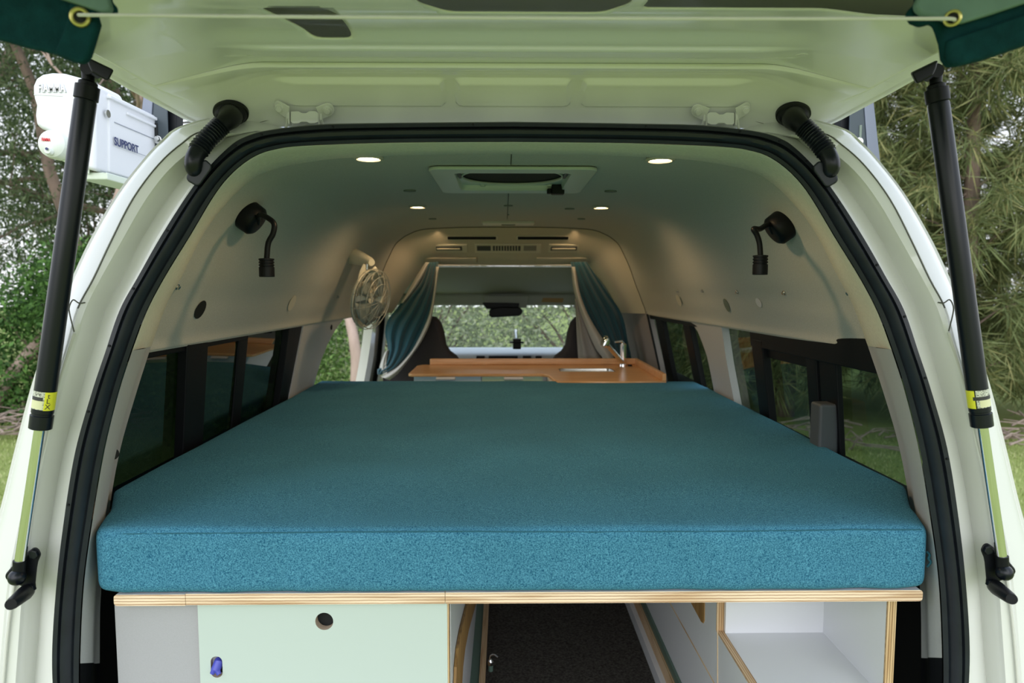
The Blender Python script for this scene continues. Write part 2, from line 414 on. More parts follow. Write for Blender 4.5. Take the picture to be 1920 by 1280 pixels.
# seam lines pressed in the frame
gs = full(mix(rGL, rSL, .03, -.0015)); k0 = 7*4+1
for sgn in (1, -1):
    sm = MB(); sm.tube(gs[k0:k0+26] if sgn > 0 else [M(p) for p in gs[k0:k0+26]], .0011, 6); sm.build('panel_seam', sealline, van); sm = MB()
    f = (lambda p: p) if sgn > 0 else M
    sm.tube([f(p) for p in cr([P(160,567,1.158), P(148,568,1.155), P(137,562,1.155), P(130,575,1.153), P(131,590,1.152), P(139,622,1.150)], 4)], .0012, 6)
    sm.build('panel_gap', sealline, van)
mat('sealant', (.62,.62,.58), .5)
for sgn in (1, -1):
    f = (lambda p: p) if sgn > 0 else M; sw = MB()
    sw.tube([f(p) for p in cr([P(139,624,1.148), P(118,690,1.145), P(97,765,1.140), P(80,840,1.138), P(60,920,1.137), P(44,1000,1.137), P(28,1085,1.137), P(14,1190,1.137), P(2,1330,1.137)], 6)], .0028, 8)
    sw.build('sealant_bead', MT['sealant'], van, smooth=True)
# door seal
rSI = row(SI, .012)
sealrows = [full(r, 6) for r in ([p+Vector((0,.03,0)) for p in rSO], mix(rSO, rSI, .0, -.012), mix(rSO, rSI, .10, -.020), mix(rSO, rSI, .30, -.020), mix(rSO, rSI, .36, -.012), mix(rSO, rSI, .42, -.020), mix(rSO, rSI, .55, -.027), mix(rSO, rSI, .70, -.022), mix(rSO, rSI, .78, -.008), mix(rSO, rSI, .86, -.010), mix(rSO, rSI, 1, -.004), [p+Vector((p.x,0,p.z-CZ+.35)).normalized()*.02+Vector((0,.02,0)) for p in rSI])]
mb = MB(); mb.loft(sealrows)
seal = mb.build('door_seal', rubber, van, smooth=True, rc=False)
sp = full(mix(rSO, rSI, .2, -.0212), 6)
for k in range(20, len(sp)-20, 9):
    pips = MB(); pips.disc(sp[k]-Vector((0,-.001,0)), (0,-1,0), .0022, .0016, 8); pips.build('seal_clip', blackpl, seal)
# ring trim (fabric) and lower pillar covers (plastic)
RI = [(283,650),(312,572),(340,520),(385,433),(435,370),(480,332),(518,316),(560,307),(625,298),(715,293),(820,290),(963,289)]
ri = [P(x, y, 1.62) for x, y in RI]
ri3 = cr(ri, 5); si3 = cr(rSI[6:], 5)
def mirr(r):
    h = list(r); h[-1] = Vector((0, h[-1].y, h[-1].z)); return h+[M(p) for p in h[-2::-1]]
rr = []
for t, dz in ((0,0),(.04,.0),(.15,.003),(.4,.005),(.7,.004),(1,0),(1.03,.008)):
    rr.append(mirr([a.lerp(b, max(0,t)) + Vector((0, t*.45 if t < 0 else 0, 0)) + (Vector((a.x*-.0,0,1))*0 + (Vector((b.x,0,b.z-CZ+.05)).normalized()*dz)) for a, b in zip(si3, ri3)]))
mb = MB(); mb.loft(rr); ring = struct(mb.build('trim_1', ringfab, None, smooth=True, rc=False))
GB = [(188,1330,1.30),(187,1220,1.30),(190,1100,1.32),(206,950,1.45),(226,840,1.48),(256,735,1.52),(283,650,1.62)]
gb = cr([P(*q) for q in GB], 5); sil = cr(rSI[:7], 5)
gb = [Vector((gb[0].x, gb[0].y, .66))]+gb; sil = [Vector((sil[0].x, sil[0].y, .66))]+sil
def arc_out(a, b, t, e):
    d = (b-a).normalized(); nn = Vector((d.y, -d.x, 0)) if a.x < 0 else Vector((-d.y, d.x, 0))
    return a.lerp(b, t)+nn*e
for nm, sg in (('trim_2', 1), ('trim_3', -1)):
    rr = []
    for t, e in ((0,.0),(.03,.0),(.12,-.002),(.40,-.006),(.52,-.006),(.62,.002),(.9,.004),(1,.0)):
        rr.append([arc_out(a, b, t, -e) if sg > 0 else M(arc_out(a, b, t, -e)) for a, b in zip(sil, gb)])
    rr.append([(p if sg > 0 else M(p))+Vector((-.03*sg,0,0)) for p in gb])
    n0 = 6   # black lower piece below the joint
    for part, sl, mm in (('a', slice(n0-1, None), greypl), ('b', slice(0, n0), darkgrey)):
        mb = MB(); mb.loft([r[sl] for r in rr])
        o = mb.build(nm if part == 'a' else 'lower_cover', mm, None, smooth=True, rc=False)
        if part == 'a': struct(o); main = o; o['label'] = ('left' if sg > 0 else 'right')+' rear pillar cover'
        else: o.data.materials[0] = blackpl; setpar(o, main)
    if sg > 0:
        hb = MB(); c = P(211, 851, 1.33); hb.disc(c, (.75,-.6,.1), .011, .004, 20); hb.build('round_hole_shade', voidm, main)  # nothing is cut here: a near-black disc paints the shade inside
    else:
        pass
# ------------------------------------------------------------------ interior lining (ceiling + upper sides)
def lining_row(D, n=8):
    h = cr(prof_at(D), n); h[-1].x = 0
    return mirr(h)
mb = MB(); mb.loft([lining_row(float(D)) for D in [1.62,1.66,1.72,1.78]+list(np.arange(1.80,2.27,.02))+[2.4,2.6,2.9,3.3,3.6,3.77]])
ceil = struct(mb.build('ceiling', lining, None, smooth=True, rc=False))
VH = (.006-.1675, .006+.1675, 1.852, 2.203)
bm = bmesh.new(); bm.from_mesh(ceil.data)
kf = [f for f in bm.faces if VH[0]-.004 < f.calc_center_median().x < VH[1]+.004 and VH[2] < f.calc_center_median().y < VH[3] and f.calc_center_median().z > CZ+.2]
bmesh.ops.delete(bm, geom=kf, context='FACES'); bm.to_mesh(ceil.data); bm.free()
def ceil_z(x, D):
    pr = prof_at(D); xs = [p.x for p in pr]; zs = [p.z for p in pr]
    return interp(-abs(x), xs, zs)
def wall_pt(z, D, side):
    pr = prof_at(D)[:11]; zs = [p.z for p in pr]; xs = [p.x for p in pr]
    x = interp(z, zs, xs); x2 = interp(z+.01, zs, xs)
    n = Vector((.01, 0, -(x2-x))).normalized()   # inward
    if side > 0: return Vector((-x, D, z)), Vector((-n.x, 0, n.z))
    return Vector((x, D, z)), n
def onceil(px, py, drop=.0):
    D = 2.5
    for _ in range(30):
        p = P(px, py, D); zc = ceil_z(p.x, min(max(D,1.62),3.77))-drop
        D = D*(zc-CZ)/(p.z-CZ)
    return P(px, py, D)
def onwall(px, py, side):
    D = 2.0
    for _ in range(40):
        p = P(px, py, D); w, n = wall_pt(p.z, min(max(D,1.62),3.77), side)
        D = D*(abs(w.x)+.0)/(abs(p.x)) if abs(p.x) > .05 else D
    p = P(px, py, D); w, n = wall_pt(p.z, D, side); return w, n
# bottom lip of the lining
mb = MB()
for sg in (-1, 1):
    mb.loft([[Vector((sg*(-prof_at(D)[0].x+dx), D, CZ-.150+dz)) for D in (1.62,2.2,2.8,3.3,3.77)] for dx, dz in ((0,0),(.004,-.006),(.02,-.008),(.06,-.008))])
mb.build('lining_edge', lining, ceil, smooth=True, rc=False)
# centre seam
sp = [onceil(972,296,.001)]
seam = MB()
seam.tube([Vector((.0, D, ceil_z(0, D)-.0004)) for D in (1.63,1.70,1.79)], .0016, 6)
seam.tube([Vector((-.002, D, ceil_z(0, D)-.0004)) for D in (2.26,2.6,3.0,3.3)], .0016, 6)
seam.build('centre_seam', sealline, ceil)
arch = MB(); arch.tube([p+Vector((0,.004,-.001)) for p in lining_row(3.765)], .0035, 6); arch.build('arch_seam', sealline, ceil)
for px, py, r in ((768,357,.020),(1145,358,.020),(953,385,.018),(1068,391,.020),(811,410,.018),(1090,410,.018),(953,402,.004)):
    p = onceil(px, py); MB().disc(p-Vector((0,0,-.002)), (0,0,-1), r, .005, 20).build('ceiling_plug', mat('plug_green', (.16,.20,.16), .6) if 'plug_green' not in MT else MT['plug_green'], ceil, smooth=True)
for px, py, side in ((1271,545,1),(1318,545,1),(1383,547,1),(1471,548,1),(1593,548,1),(331,537,-1),(632,556,-1)):
    w, n = onwall(px, py, side); m_ = MB(); m_.disc(w, n, .0075, .003, 16); m_.disc(w+n*.003, n, .0045, .005, 12)
    m_.build('press_stud', steel, ceil, smooth=True)
def slot(name, px, py, side, a, b, m_, ang=0):
    w, n = onwall(px, py, side); y = Vector((0, math.cos(ang), math.sin(ang))); x = n.cross(y).normalized()
    mb = MB(); ring_ = [w+n*.0012+y*math.cos(2*PI*k/24)*a+x*math.sin(2*PI*k/24)*b for k in range(24)]
    mb.loft([ring_, [p+n*.0006 for p in ring_]], closed=True, cap=True); return mb.build(name, m_, ceil)
slot('oval_hole_shade', 375, 580, -1, .028, .026, voidm)  # dark oval laid on the lining, the hole's shade put into its colour
slot('oval_plug', 547, 568, -1, .035, .03, lining2)
slot('oval_plug', 1363, 572, 1, .026, .026, MT['plug_green'])
slot('oval_plug', 1423, 567, 1, .022, .016, whitepl)
slot('oval_plug', 1273, 563, 1, .035, .028, lining2)
slot('oval_hole_shade', 1278, 563, 1, .010, .018, MT['plug_green'])  # dark greenish oval, shade by colour instead of a cut

V, F = rbox((-.93, .98, .34), (.93, 1.24, .655), .045, (16,8,8)); mesh_obj('rear_bumper', V, F, paint, van)
for sx in (-1, 1):
    for wy in (2.2, 5.1):
        mb = MB(); a_ = sx*.66; mb.tube([(a_, wy, .33), (a_+sx*.01, wy, .33), (a_+sx*.03, wy, .33), (a_+sx*.17, wy, .33), (a_+sx*.19, wy, .33), (a_+sx*.195, wy, .33)], [.20,.30,.33,.33,.30,.20], 36)
        wh = mb.build('wheel', rubber, van, smooth=True)
        mb = MB(); mb.disc((a_+sx*.194, wy, .33), (sx,0,0), .19, .006, 28, .17); mb.build('rim', steel, wh, smooth=True)
# ================================================================== TAILGATE
TD = [1.36,1.33,1.27,1.18,1.12,1.05,.98,.80,.50,.0,-.12,-.16]
TW = [.612,.629,.688,.741,.757,.793,.818,.845,.86,.86,.82,.72]
TE = [.317,.323,.355,.388,.396,.407,.414,.43,.45,.47,.47,.465]
CD = [1.36,1.352,1.343,1.330,1.315,1.300,1.285,1.27,1.25,1.2465,1.2445,1.2435,1.22,1.10,1.0,.5,0,-.16]
CC = [.312,.326,.3415,.358,.372,.386,.397,.403,.4040,.4045,.4125,.4135,.4138,.4185,.4195,.435,.455,.45]
def ti(D, xs, ys): return float(np.interp(-D, [-a for a in xs], ys))
def ss(x, a, b):
    t = min(max((x-a)/(b-a), 0), 1); return t*t*(3-2*t)
def tz(x, D):
    hw = ti(D, TD, TW); t = hw-abs(x)
    te = min(t, (1.372-D)*.9+.0)
    z = lerp(ti(D, CD, CC), ti(D, TD, TE), ss(abs(x)/hw, .62, 1))
    z -= .017*ss(te, .040, .070)*ss(1.30-D, -.02, .05)
    z -= .004*ss(te, .0, .003)*(1-ss(te, .009, .012))
    # pressed pads on the hinge side and a long bead
    pad = ss(D, 1.293, 1.300)*(1-ss(D, 1.333, 1.338))*(1-ss(abs(x), .40, .46))*ss(abs(abs(x)-.118), .010, .018)
    z -= .010*pad
    z -= .006*ss(D, 1.165, 1.175)*(1-ss(D, 1.20, 1.215))*(1-ss(abs(x), .40, .52))
    z += .010*ss(D, .98, 1.06)*(1-ss(D, 1.12, 1.17))*(1-ss(abs(x), .44, .54))
    z -= .026*math.exp(-((abs(x)-.535)**2+(D-1.325)**2)/(2*.030**2))
    return CZ+z
def ongate(px, py):
    for D in np.arange(1.40, .9, -.0015):
        p = P(px, py, float(D))
        if p.z <= tz(p.x, p.y): return p
    return P(px, py, 1.3)
Ds = []
for a, b, n in ((1.36,1.28,44),(1.28,1.15,44),(1.15,.90,30),(.90,0,16),(0,-.16,6)):
    Ds += [a+(b-a)*k/n for k in range(n)]
Ds.append(-.16)
Ds = sorted(set([round(q, 5) for q in Ds]+[1.2465,1.2458,1.2452,1.2445,1.244,1.2435,1.247,1.248]), reverse=True)
ss_ = []
for a, b, n in ((0,.88,76),(.88,1,40)):
    ss_ += [a+(b-a)*k/n for k in range(n)]
ss_.append(1); ss_ = [-q for q in ss_[:0:-1]]+ss_
rows = []
for D in Ds:
    hw = ti(D, TD, TW); r = [Vector((q*hw, D, tz(q*hw, D))) for q in ss_]
    rows.append([r[0]+Vector((-.002,0,.012))]+r+[r[-1]+Vector((.002,0,.012))])
rows = [[p+Vector((0,.002,.012)) for p in rows[0]]]+rows
tg = mesh_obj('tailgate', *(lambda m_: (m_.v, m_.f))(MB().loft(rows)), paint, van)
def inpoly(x, y, pg):
    r = False; j = len(pg)-1
    for i in range(len(pg)):
        if (pg[i][1] > y) != (pg[j][1] > y) and x < (pg[j][0]-pg[i][0])*(y-pg[i][1])/(pg[j][1]-pg[i][1])+pg[i][0]: r = not r
        j = i
    return r
def nearest(x, y, pg):
    best = None
    for i in range(len(pg)):
        a, b = pg[i-1], pg[i]; dx, dy = b[0]-a[0], b[1]-a[1]; L = dx*dx+dy*dy
        t = 0 if L == 0 else min(1, max(0, ((x-a[0])*dx+(y-a[1])*dy)/L)); q = (a[0]+dx*t, a[1]+dy*t); d = (q[0]-x)**2+(q[1]-y)**2
        if best is None or d < best[0]: best = (d, q)
    return best[1]
def rpoly(pts, r=.018, n=5):
    out = []; N = len(pts); pts = [Vector((a, b, 0)) for a, b in pts]
    for i in range(N):
        p, a, b = pts[i], pts[i-1], pts[(i+1) % N]
        da = (a-p).normalized(); db = (b-p).normalized(); s = p+da*r; e = p+db*r
        for k in range(n+1):
            t = k/n; q = s.lerp(p, t).lerp(p.lerp(e, t), t); out.append((q.x, q.y))
    return out
holes = [rpoly([(-.378,1.045),(-.285,1.045),(-.268,1.070),(-.262,1.148),(-.325,1.148),(-.372,1.062)], .014),
 rpoly([(-.148,.86),(.163,.86),(.163,1.02),(.135,1.062),(-.105,1.062),(-.140,1.02)], .02),
 rpoly([(.185,.70),(.64,.70),(.66,.9),(.62,1.040),(.185,1.040)], .015),
 rpoly([(-.66,.60),(-.215,.60),(-.215,.88),(-.64,.88),(-.68,.8)], .015)]
bm = bmesh.new(); bm.from_mesh(tg.data)
kill = {}
for f in bm.faces:
    c_ = f.calc_center_median()
    if c_.y > 1.2 or c_.y < .55: continue
    for h_ in holes:
        if inpoly(c_.x, c_.y, h_): kill[f] = h_; break
vv = {}
for f, h_ in kill.items():
    for v in f.verts:
        if any(g_ not in kill for g_ in v.link_faces): vv[v] = h_
for v, h_ in vv.items():
    q = nearest(v.co.x, v.co.y, h_); v.co = Vector((q[0], q[1], tz(*q)))
bmesh.ops.delete(bm, geom=list(kill), context='FACES')
bm.to_mesh(tg.data); bm.free()
so = tg.modifiers.new('s', 'SOLIDIFY'); so.thickness = .0022; so.offset = 1
auto(tg, 35)
rows = []
for D in Ds[::6]+[-.165]:
    hw = ti(D, TD, TW)+.006; r = []
    for q in (-1,-.97,-.9,-.6,-.3,0,.3,.6,.9,.97,1):
        x = q*hw; r.append(Vector((x, D, CZ+lerp(ti(D, CD, CC), ti(D, TD, TE), ss(abs(q), .62, 1))+.055*(1-abs(q)**8)+.012)))
    rows.append(r)
mb = MB(); mb.loft(rows); mb.loft([[p+Vector((0,.006,-.05)) for p in rows[0]], rows[0]]); mb.loft([[p+Vector((0,-.003,-.05)) for p in rows[-1]], rows[-1]])
osk = mb.build('outer_skin', paint, tg, smooth=True, rc=False)
# hem line around the tailgate edge
mb = MB()
for sg in (-1, 1):
    mb.tube([Vector((sg*(ti(D, TD, TW)-.0125), D, tz(ti(D, TD, TW)-.0125, D)-.0002)) for D in [1.355-.03*k for k in range(18)]], .0012, 6)
mb.tube([Vector((x, 1.352, tz(x, 1.352)-.0003)) for x in np.linspace(-.58, .58, 30)], .0013, 6)
mb.build('hem_seam', sealline, tg)
# strut plugs on inner panel
for px, py, D, r in ((672,148,1.24,.009),(1500,135,1.2,.013),(1466,40,1.1,.006)):
    p = P(px, py, D); p.z = tz(p.x, p.y); MB().disc(p+Vector((0,0,.001)), (0,0,-1), r, .003, 18).build('panel_plug', paint, tg, smooth=True)
# hinges
def hinge(mirror):
    MIR[0] = mirror; D = 1.338
    h = MB()
    # barrel
    pts = [(545,209),(560,208),(566,212),(574,212),(580,208),(592,208),(597,212),(597,229),(590,232),(580,232),(575,229),(564,229),(560,232),(549,232),(545,229)]
    A = [P(x, y, D-.018) for x, y in pts]; B = [P(x, y, D+.002) for x, y in pts]
    h.loft([A, B], closed=True, cap=True)
    o = h.build('tailgate_hinge', paint, van, bevel=.0018)
    for (cx, cy, inx, iny) in ((524,202,541,212),(614,206,597,213)):
        e = MB(); c = P(cx, cy, D-.012); tip = P(inx, iny, D-.014)
        dirv = (tip-c); n = Vector((0,-.75,-.66)); u = dirv.normalized(); w = n.cross(u).normalized()
        pts3 = [c+u*(math.cos(a)*.0125)+w*(math.sin(a)*.0125) for a in np.linspace(PI/2, 3*PI/2, 9)]+[tip-w*.0125, tip+w*.0125]
        e.loft([pts3, [p-n*.003 for p in pts3]], closed=True, cap=True)
        e.box((-.0015,0,-.020),(.0015,.014,.004), Matrix.Translation(tip))
        e.build('hinge_ear', paint, o, bevel=.0008)
        b = MB(); b.disc(c, n, .0088, .003, 18); b.disc(c+n*.003, n, .0062, .005, 6); b.build('bolt', paint, o, bevel=.0008)
    a = MB(); a.tube([P(541,210,D-.01), P(539,222,D-.012), P(536,240,D)], .0028, 8); a.build('hinge_arm', paint, o, smooth=True)
    a = MB(); a.tube([P(601,211,D-.01), P(602,224,D-.012), P(607,238,D)], .0028, 8)
    a.build('hinge_arm', paint, o, smooth=True); MIR[0] = False
hinge(False); hinge(True)
# cable conduits
def conduit(mirror):
    MIR[0] = mirror
    f = MB(); c = ongate(433,211); n = Vector((.10,-.60,-.80)).normalized(); c = c-n*.004
    u = Vector((1,0,0)); w = n.cross(u).normalized(); u = w.cross(n)
    D0 = c.y
    def ell(a, b, d): return [c+n*d+u*math.cos(t)*a+w*math.sin(t)*b for t in np.linspace(0, 2*PI, 33)[:-1]]
    f.loft([ell(.032,.026,0), ell(.032,.026,.007), ell(.029,.023,.009), ell(.027,.021,.016), ell(.022,.017,.020)], closed=True, cap=True)
    top = f.build('cable_conduit', blackpl, van, smooth=True)
    e = MB(); path = cr([c+n*.010, P(432,220,D0-.03), P(424,228,D0-.05), P(413,237,D0-.062)], 6)
    e.tube(path, [lerp(.0225,.0145, min(1, k/(len(path)-1)*1.1)) for k in range(len(path))], 18); e.build('elbow', blackpl, top, smooth=True)
    b = MB(); pa = cr([P(415,235,D0-.060), P(401,248,D0-.068), P(384,266,D0-.078), P(370,285,D0-.088)], 24)
    b.tube(pa, [.0146+.0032*math.cos(2*PI*k/len(pa)*12) for k in range(len(pa))], 20); b.build('bellows', rubber, top, smooth=True)
    l = MB(); pa = cr([P(371,283,D0-.088), P(364,299,D0-.095), P(364,314,1.225), P(374,325,1.245)], 8)
    l.tube(pa, .0150, 18); l.build('lower_elbow', blacksat, top, smooth=True)
    g = MB(); pts = [(352,340),(349,333),(356,316),(372,303),(386,299),(397,309),(396,318),(375,347),(368,349)]
    g.loft([[P(x, y, 1.222+.0004*(y-300)*.1) for x, y in pts], [P(x, y, 1.262) for x, y in pts]], closed=True, cap=True)
    g.build('base_grommet', rubber, top, bevel=.004); MIR[0] = False
conduit(False); conduit(True)
# gas struts
def strut(mirror):
    MIR[0] = mirror; D = 1.118
    A, B, C, E = P(166,150,D), P(75.5,803,D), P(76,796,D), P(37,1056,D)
    ax = (B-A).normalized()
    def on(py): return A.lerp(B, (py-150)/(803-150))
    c = MB(); c.tube([on(186), on(190), on(500), on(772), on(773), on(776), on(777), on(802), on(803)], [.0150,.0160,.0160,.0162,.0152,.0152,.0170,.0168,.0155], 28)
    s = c.build('gas_strut', blacksat, van, smooth=True)
    k = MB(); k.tube([on(150), on(154), on(160), on(161), on(185), on(186)], [.008,.0135,.0138,.0175,.0175,.016], 24); k.build('collar', blackpl, s, smooth=True)
    n = MB(); n.tube([P(164,122,D), P(165,135,D), on(152)], [.009,.0095,.009], 16); n.disc(P(163,126,D-.012), (0,1,0), .011, .024, 18); n.build('end_socket', blackpl, s, smooth=True)
    m_ = MB(); pts = [(162,106),(214,131),(203,152),(196,149),(172,135),(166,122)]
    m_.loft([[P(x, y, D-.03) for x, y in pts], [P(x, y, D+.035) for x, y in pts]], closed=True, cap=True); m_.build('upper_bracket', blackpl, s, bevel=.003)
    r = MB(); r.tube([C, E], .0083, 24); r.build('rod', chrome, s, smooth=True)
    # lower mount
    q = MB(); q.tube([P(37,1050,D), P(36,1068,D), P(34,1082,D)], [.010,.0098,.010], 16); q.build('rod_socket', blackpl, s, smooth=True)
    bl = MB(); c0 = P(32,1082,D-.004)
    for i in range(1): bl.tube([c0+Vector((0,math.sin(a)*.0135,0))*-1 for a in np.linspace(-PI/2+.05, PI/2-.05, 12)], [math.cos(a)*.0135 for a in np.linspace(-PI/2+.05, PI/2-.05, 12)], 20)
    bl.build('ball_joint', blacksat, s, smooth=True)
    pl = MB(); pts = [(22,1062),(30,1055),(45,1049),(52,1034),(64,1025),(72,1027),(78,1038),(72,1052),(70,1062),(67,1092),(68,1102),(54,1114),(46,1108),(40,1097),(24,1096),(10,1084),(10,1076)]
    pl.loft([[P(x, y, D+.012) for x, y in pts], [P(x, y, D+.024) for x, y in pts]], closed=True, cap=True); plo = pl.build('lower_bracket', blackpl, s, bevel=.003)
    for x, y in ((67,1037),(61,1101)): bo = MB(); bo.disc(P(x, y, D+.014), (0,-1,0), .0078, .008, 6); bo.build('bracket_bolt', blacksat, s, bevel=.001)
    pg = MB(); pg.tube([P(50,1108,D+.015), P(46,1112,D-.005), P(24,1130,D-.060), P(20,1133,D-.068)], [.012,.0125,.0098,.0085], 20)
    pg.build('rest_peg', blackpl, s, smooth=True)
    # label
    u = ax.orthogonal().normalized(); w = ax.cross(u)
    def arc(y0, y1, a0, a1, rr, nm, mm, n=14):
        # angles measured from the direction facing the back of the van
        f_ = Vector((0,-1,0)); f_ = (f_-ax*f_.dot(ax)).normalized(); g_ = ax.cross(f_)*-1
        rows = []
        for yy in (y0, y1):
            rows.append([on(yy)+(f_*math.cos(t)+g_*math.sin(t))*rr for t in np.linspace(math.radians(a0), math.radians(a1), n)])
        return MB().loft(rows).build(nm, mm, s, smooth=True)
    gx = 1
    arc(729,763,-150,44, .0164, 'warning_label', palelab, 24)
    arc(746,762,-80,28, .01655, 'label_panel', mat('label_cream', (.66,.66,.40), .4) if 'label_cream' not in MT else MT['label_cream'], 18)
    if not mirror:
        arc(729,764,33,130, .01655, 'label_stripe', yellow, 14); arc(739,746,-50,26, .0167, 'label_patch', inkm, 12)
    else:
        arc(729,764,50,130, .01655, 'label_stripe', yellow, 14); arc(741,748,-60,60, .0167, 'label_patch', inkm, 12)
    if not mirror:
        for i, (chs, yy) in enumerate((('X', 757), ('L', 746), ('t', 736))):
            f_ = Vector((0,-1,0)); a = math.radians(52); f_ = (f_-ax*f_.dot(ax)).normalized(); g_ = ax.cross(f_)*-1
            nn = f_*math.cos(a)+g_*math.sin(a); o_ = on(yy)+nn*.0169
            text('label_letter', chs, .012, basis(o_, ax.cross(nn)*-1 if (ax.cross(nn)*-1).x > 0 else ax.cross(nn), -ax), inkm, s, ext=.0001)
    MIR[0] = False
strut(False); strut(True)
# ================================================================== flaps and cord at the top
def flapshape(name, pts, D, th, m, parent, bevel=.004, tilt=0):
    mb = MB(); p3 = [P(x, y, D) for x, y in pts]
    q = [p+Vector((0, tilt*(p.z-p3[0].z), 0)) for p in p3]
    mb.loft([[p for p in q], [p+Vector((0,th,0)) for p in q]], closed=True, cap=True)
    return mb.build(name, m, parent, bevel=bevel, seg=3)
FD = .78
fl = empty('canvas_flap', P(100,100,FD), 'dark green canvas flap with yellow eyelet hanging at the upper left of the tailgate', 'canvas flap', 'canvas flaps at the tailgate corners')
flapshape('flap_cloth', [(-160,-130),(170,-130),(176,20),(182,42),(174,70),(164,102),(157,112),(148,117),(128,113),(98,99),(50,88),(0,74),(-160,40)], FD, .012, flapm, fl)
flapshape('folded_hem', [(120,-100),(172,-100),(178,20),(182,42),(174,72),(164,102),(157,113),(146,117),(100,99),(116,60),(130,20)], FD-.007, .008, flapm, fl)
flapshape('rolled_lining', [(60,-120),(198,-120),(200,-6),(206,12),(202,20),(190,21),(160,12),(100,-8)], FD-.016, .010, flapl, fl)
flapshape('rolled_edge', [(130,-120),(208,-120),(206,0),(217,12),(216,24),(190,24),(160,20)], FD-.006, .008, flapm, fl)
MB().loft(torus(P(150,32,FD-.010), (0.25,-1,-.1), .0083, .0024, 32, 8), closed=True).build('eyelet', brass, fl, smooth=True)
MB().disc(P(150,32,FD-.0085), (.25,-1,-.1), .0062, .001, 20).build('eyelet_shade_disc', voidm, fl)  # dark disc fills the ring, painting the shade within it
fr = empty('canvas_flap', P(1820,100,FD), 'dark green canvas flap with pale rolled lining hanging at the upper right', 'canvas flap', 'canvas flaps at the tailgate corners')
flapshape('flap_cloth', [(1722,-130),(1722,2),(1706,18),(1706,28),(1714,40),(1732,47),(1748,42),(1756,44),(1762,58),(1768,78),(1772,108),(1782,123),(1800,122),(1842,112),(1920,86),(2080,30),(2080,-130)], FD, .012, flapm, fr)
flapshape('rolled_lining', [(1740,-130),(1726,-10),(1718,6),(1721,18),(1732,26),(1760,31),(1792,43),(1810,41),(1860,26),(1920,6),(2080,-46),(2080,-130)], FD-.014, .010, flapl, fr)
flapshape('stitched_band', [(1778,74),(1860,46),(1920,26),(2080,-22),(2080,30),(1920,84),(1840,111),(1800,121),(1785,121),(1777,108)], FD-.006, .008, flapm, fr)
MB().loft(torus(P(1786,34,FD-.018), (-.65,-.75,-.1), .0072, .0018, 32, 8), closed=True).build('eyelet', brass, fr, smooth=True)
MB().disc(P(1786,34,FD-.0165), (-.65,-.75,-.1), .0058, .001, 20).build('eyelet_shade_disc', voidm, fr)  # dark filler disc again, shade given by its colour
cp = [P(148,28,FD-.009), P(156,28,FD-.018)]+[P(x, 28+ (x-156)/1630*7+2.5*math.sin((x-156)/1630*PI), FD-.020) for x in range(230, 1780, 60)]+[P(1782,35,FD-.024), P(1790,38,FD-.018), P(1788,40,FD-.014)]
co = MB().tube(cr(cp, 3), .0020, 10).build('shade_cord', cordm, None, smooth=True)
tag(co, 'thin white cord stretched across between the two canvas flap eyelets', 'cord')
# ================================================================== awning on the left side
aw = empty('awning', P(120,318,1.6), 'white cassette awning box mounted outside on the left of the van roof', 'awning')
D = 1.60
cap = [(60,160),(66,146),(78,138),(96,135),(118,136),(140,142),(168,150),(178,156),(178,320),(168,318),(148,312),(139,290),(124,268),(112,255),(98,248),(76,241),(66,234),(64,215),(66,196),(62,184),(60,172)]
cap = [(p[0]-.5, p[1]) for p in cap]
xz = [P(x, y, D) for x, y in cap]
mb = MB(); mb.loft([xz, [p+Vector((0,.12,0)) for p in xz]], closed=True, cap=True); mb.build('end_cap', whitepl, aw, bevel=.012, seg=4)
body_px = [(150,152),(179,160),(179,318),(150,312)]
xz = [P(x, y, D) for x, y in ((100,140),(181,163),(181,317),(150,312),(110,250))]
mb = MB(); mb.loft([[p+Vector((0,.05,0)) for p in xz], [p+Vector((0,2.6,0)) for p in xz]], closed=True, cap=True); casem = mb.build('cassette', whitepl, aw, bevel=.005)
X0 = P(181,200,D).x
def sidez(py): return P(181,py,D).z
mb = MB()
mb.box((X0-.004, D+.045, sidez(174)), (X0+.008, D+2.6, sidez(167))); mb.box((X0-.004, D+.12, sidez(190)), (X0+.006, D+2.6, sidez(184)))
mb.box((X0-.004, D+.30, sidez(310)), (X0+.008, D+.305, sidez(190)))
mb.build('raised_rail', whitepl, aw, bevel=.002)
mb = MB(); mb.box((X0-.06, D+.02, sidez(334)), (X0+.006, D+2.6, sidez(320))); mb.build('bottom_rail', mat('rail_cream', (.62,.68,.58), .4), aw, bevel=.003)
mb = MB(); mb.loft([[P(x, y, D+.012) for x, y in ((105,282),(168,316),(168,327),(105,296))], [P(x, y, D+.2) for x, y in ((105,282),(168,316),(168,327),(105,296))]], closed=True, cap=True); mb.build('front_rail', MT['rail_cream'], aw, bevel=.002)
mb = MB(); mb.tube([P(106,289.5,D+.0115), P(124,295.5,D+.0115)], .0008, 6); mb.build('red_stripe', redink, aw)
gm = mat('groove_grey', (.30,.32,.36), .6)
mb = MB()
mb.box((X0-.001, D+.07, sidez(216)), (X0+.0008, D+.30, sidez(214.5))); mb.box((X0-.001, D+.07, sidez(260)), (X0+.0008, D+.30, sidez(259.4)))
mb.box((X0-.001, D+.004, sidez(320)), (X0+.0008, D+2.5, sidez(318.5)))
mb.build('panel_groove', gm, aw)
sb = MB(); sb.disc((X0, D+.04, sidez(205)), (1,0,0), .009, .004, 16); sb.build('screw', steel, aw, smooth=True)
text('support_lettering', 'SUPPORT', .027, basis((X0+.001, D+.118, CZ+(537-281)*(D+.118)/1280), (0,1,0), (0,0,1)), navyink, aw, ext=.0003, bold=.0006, sx=.95)
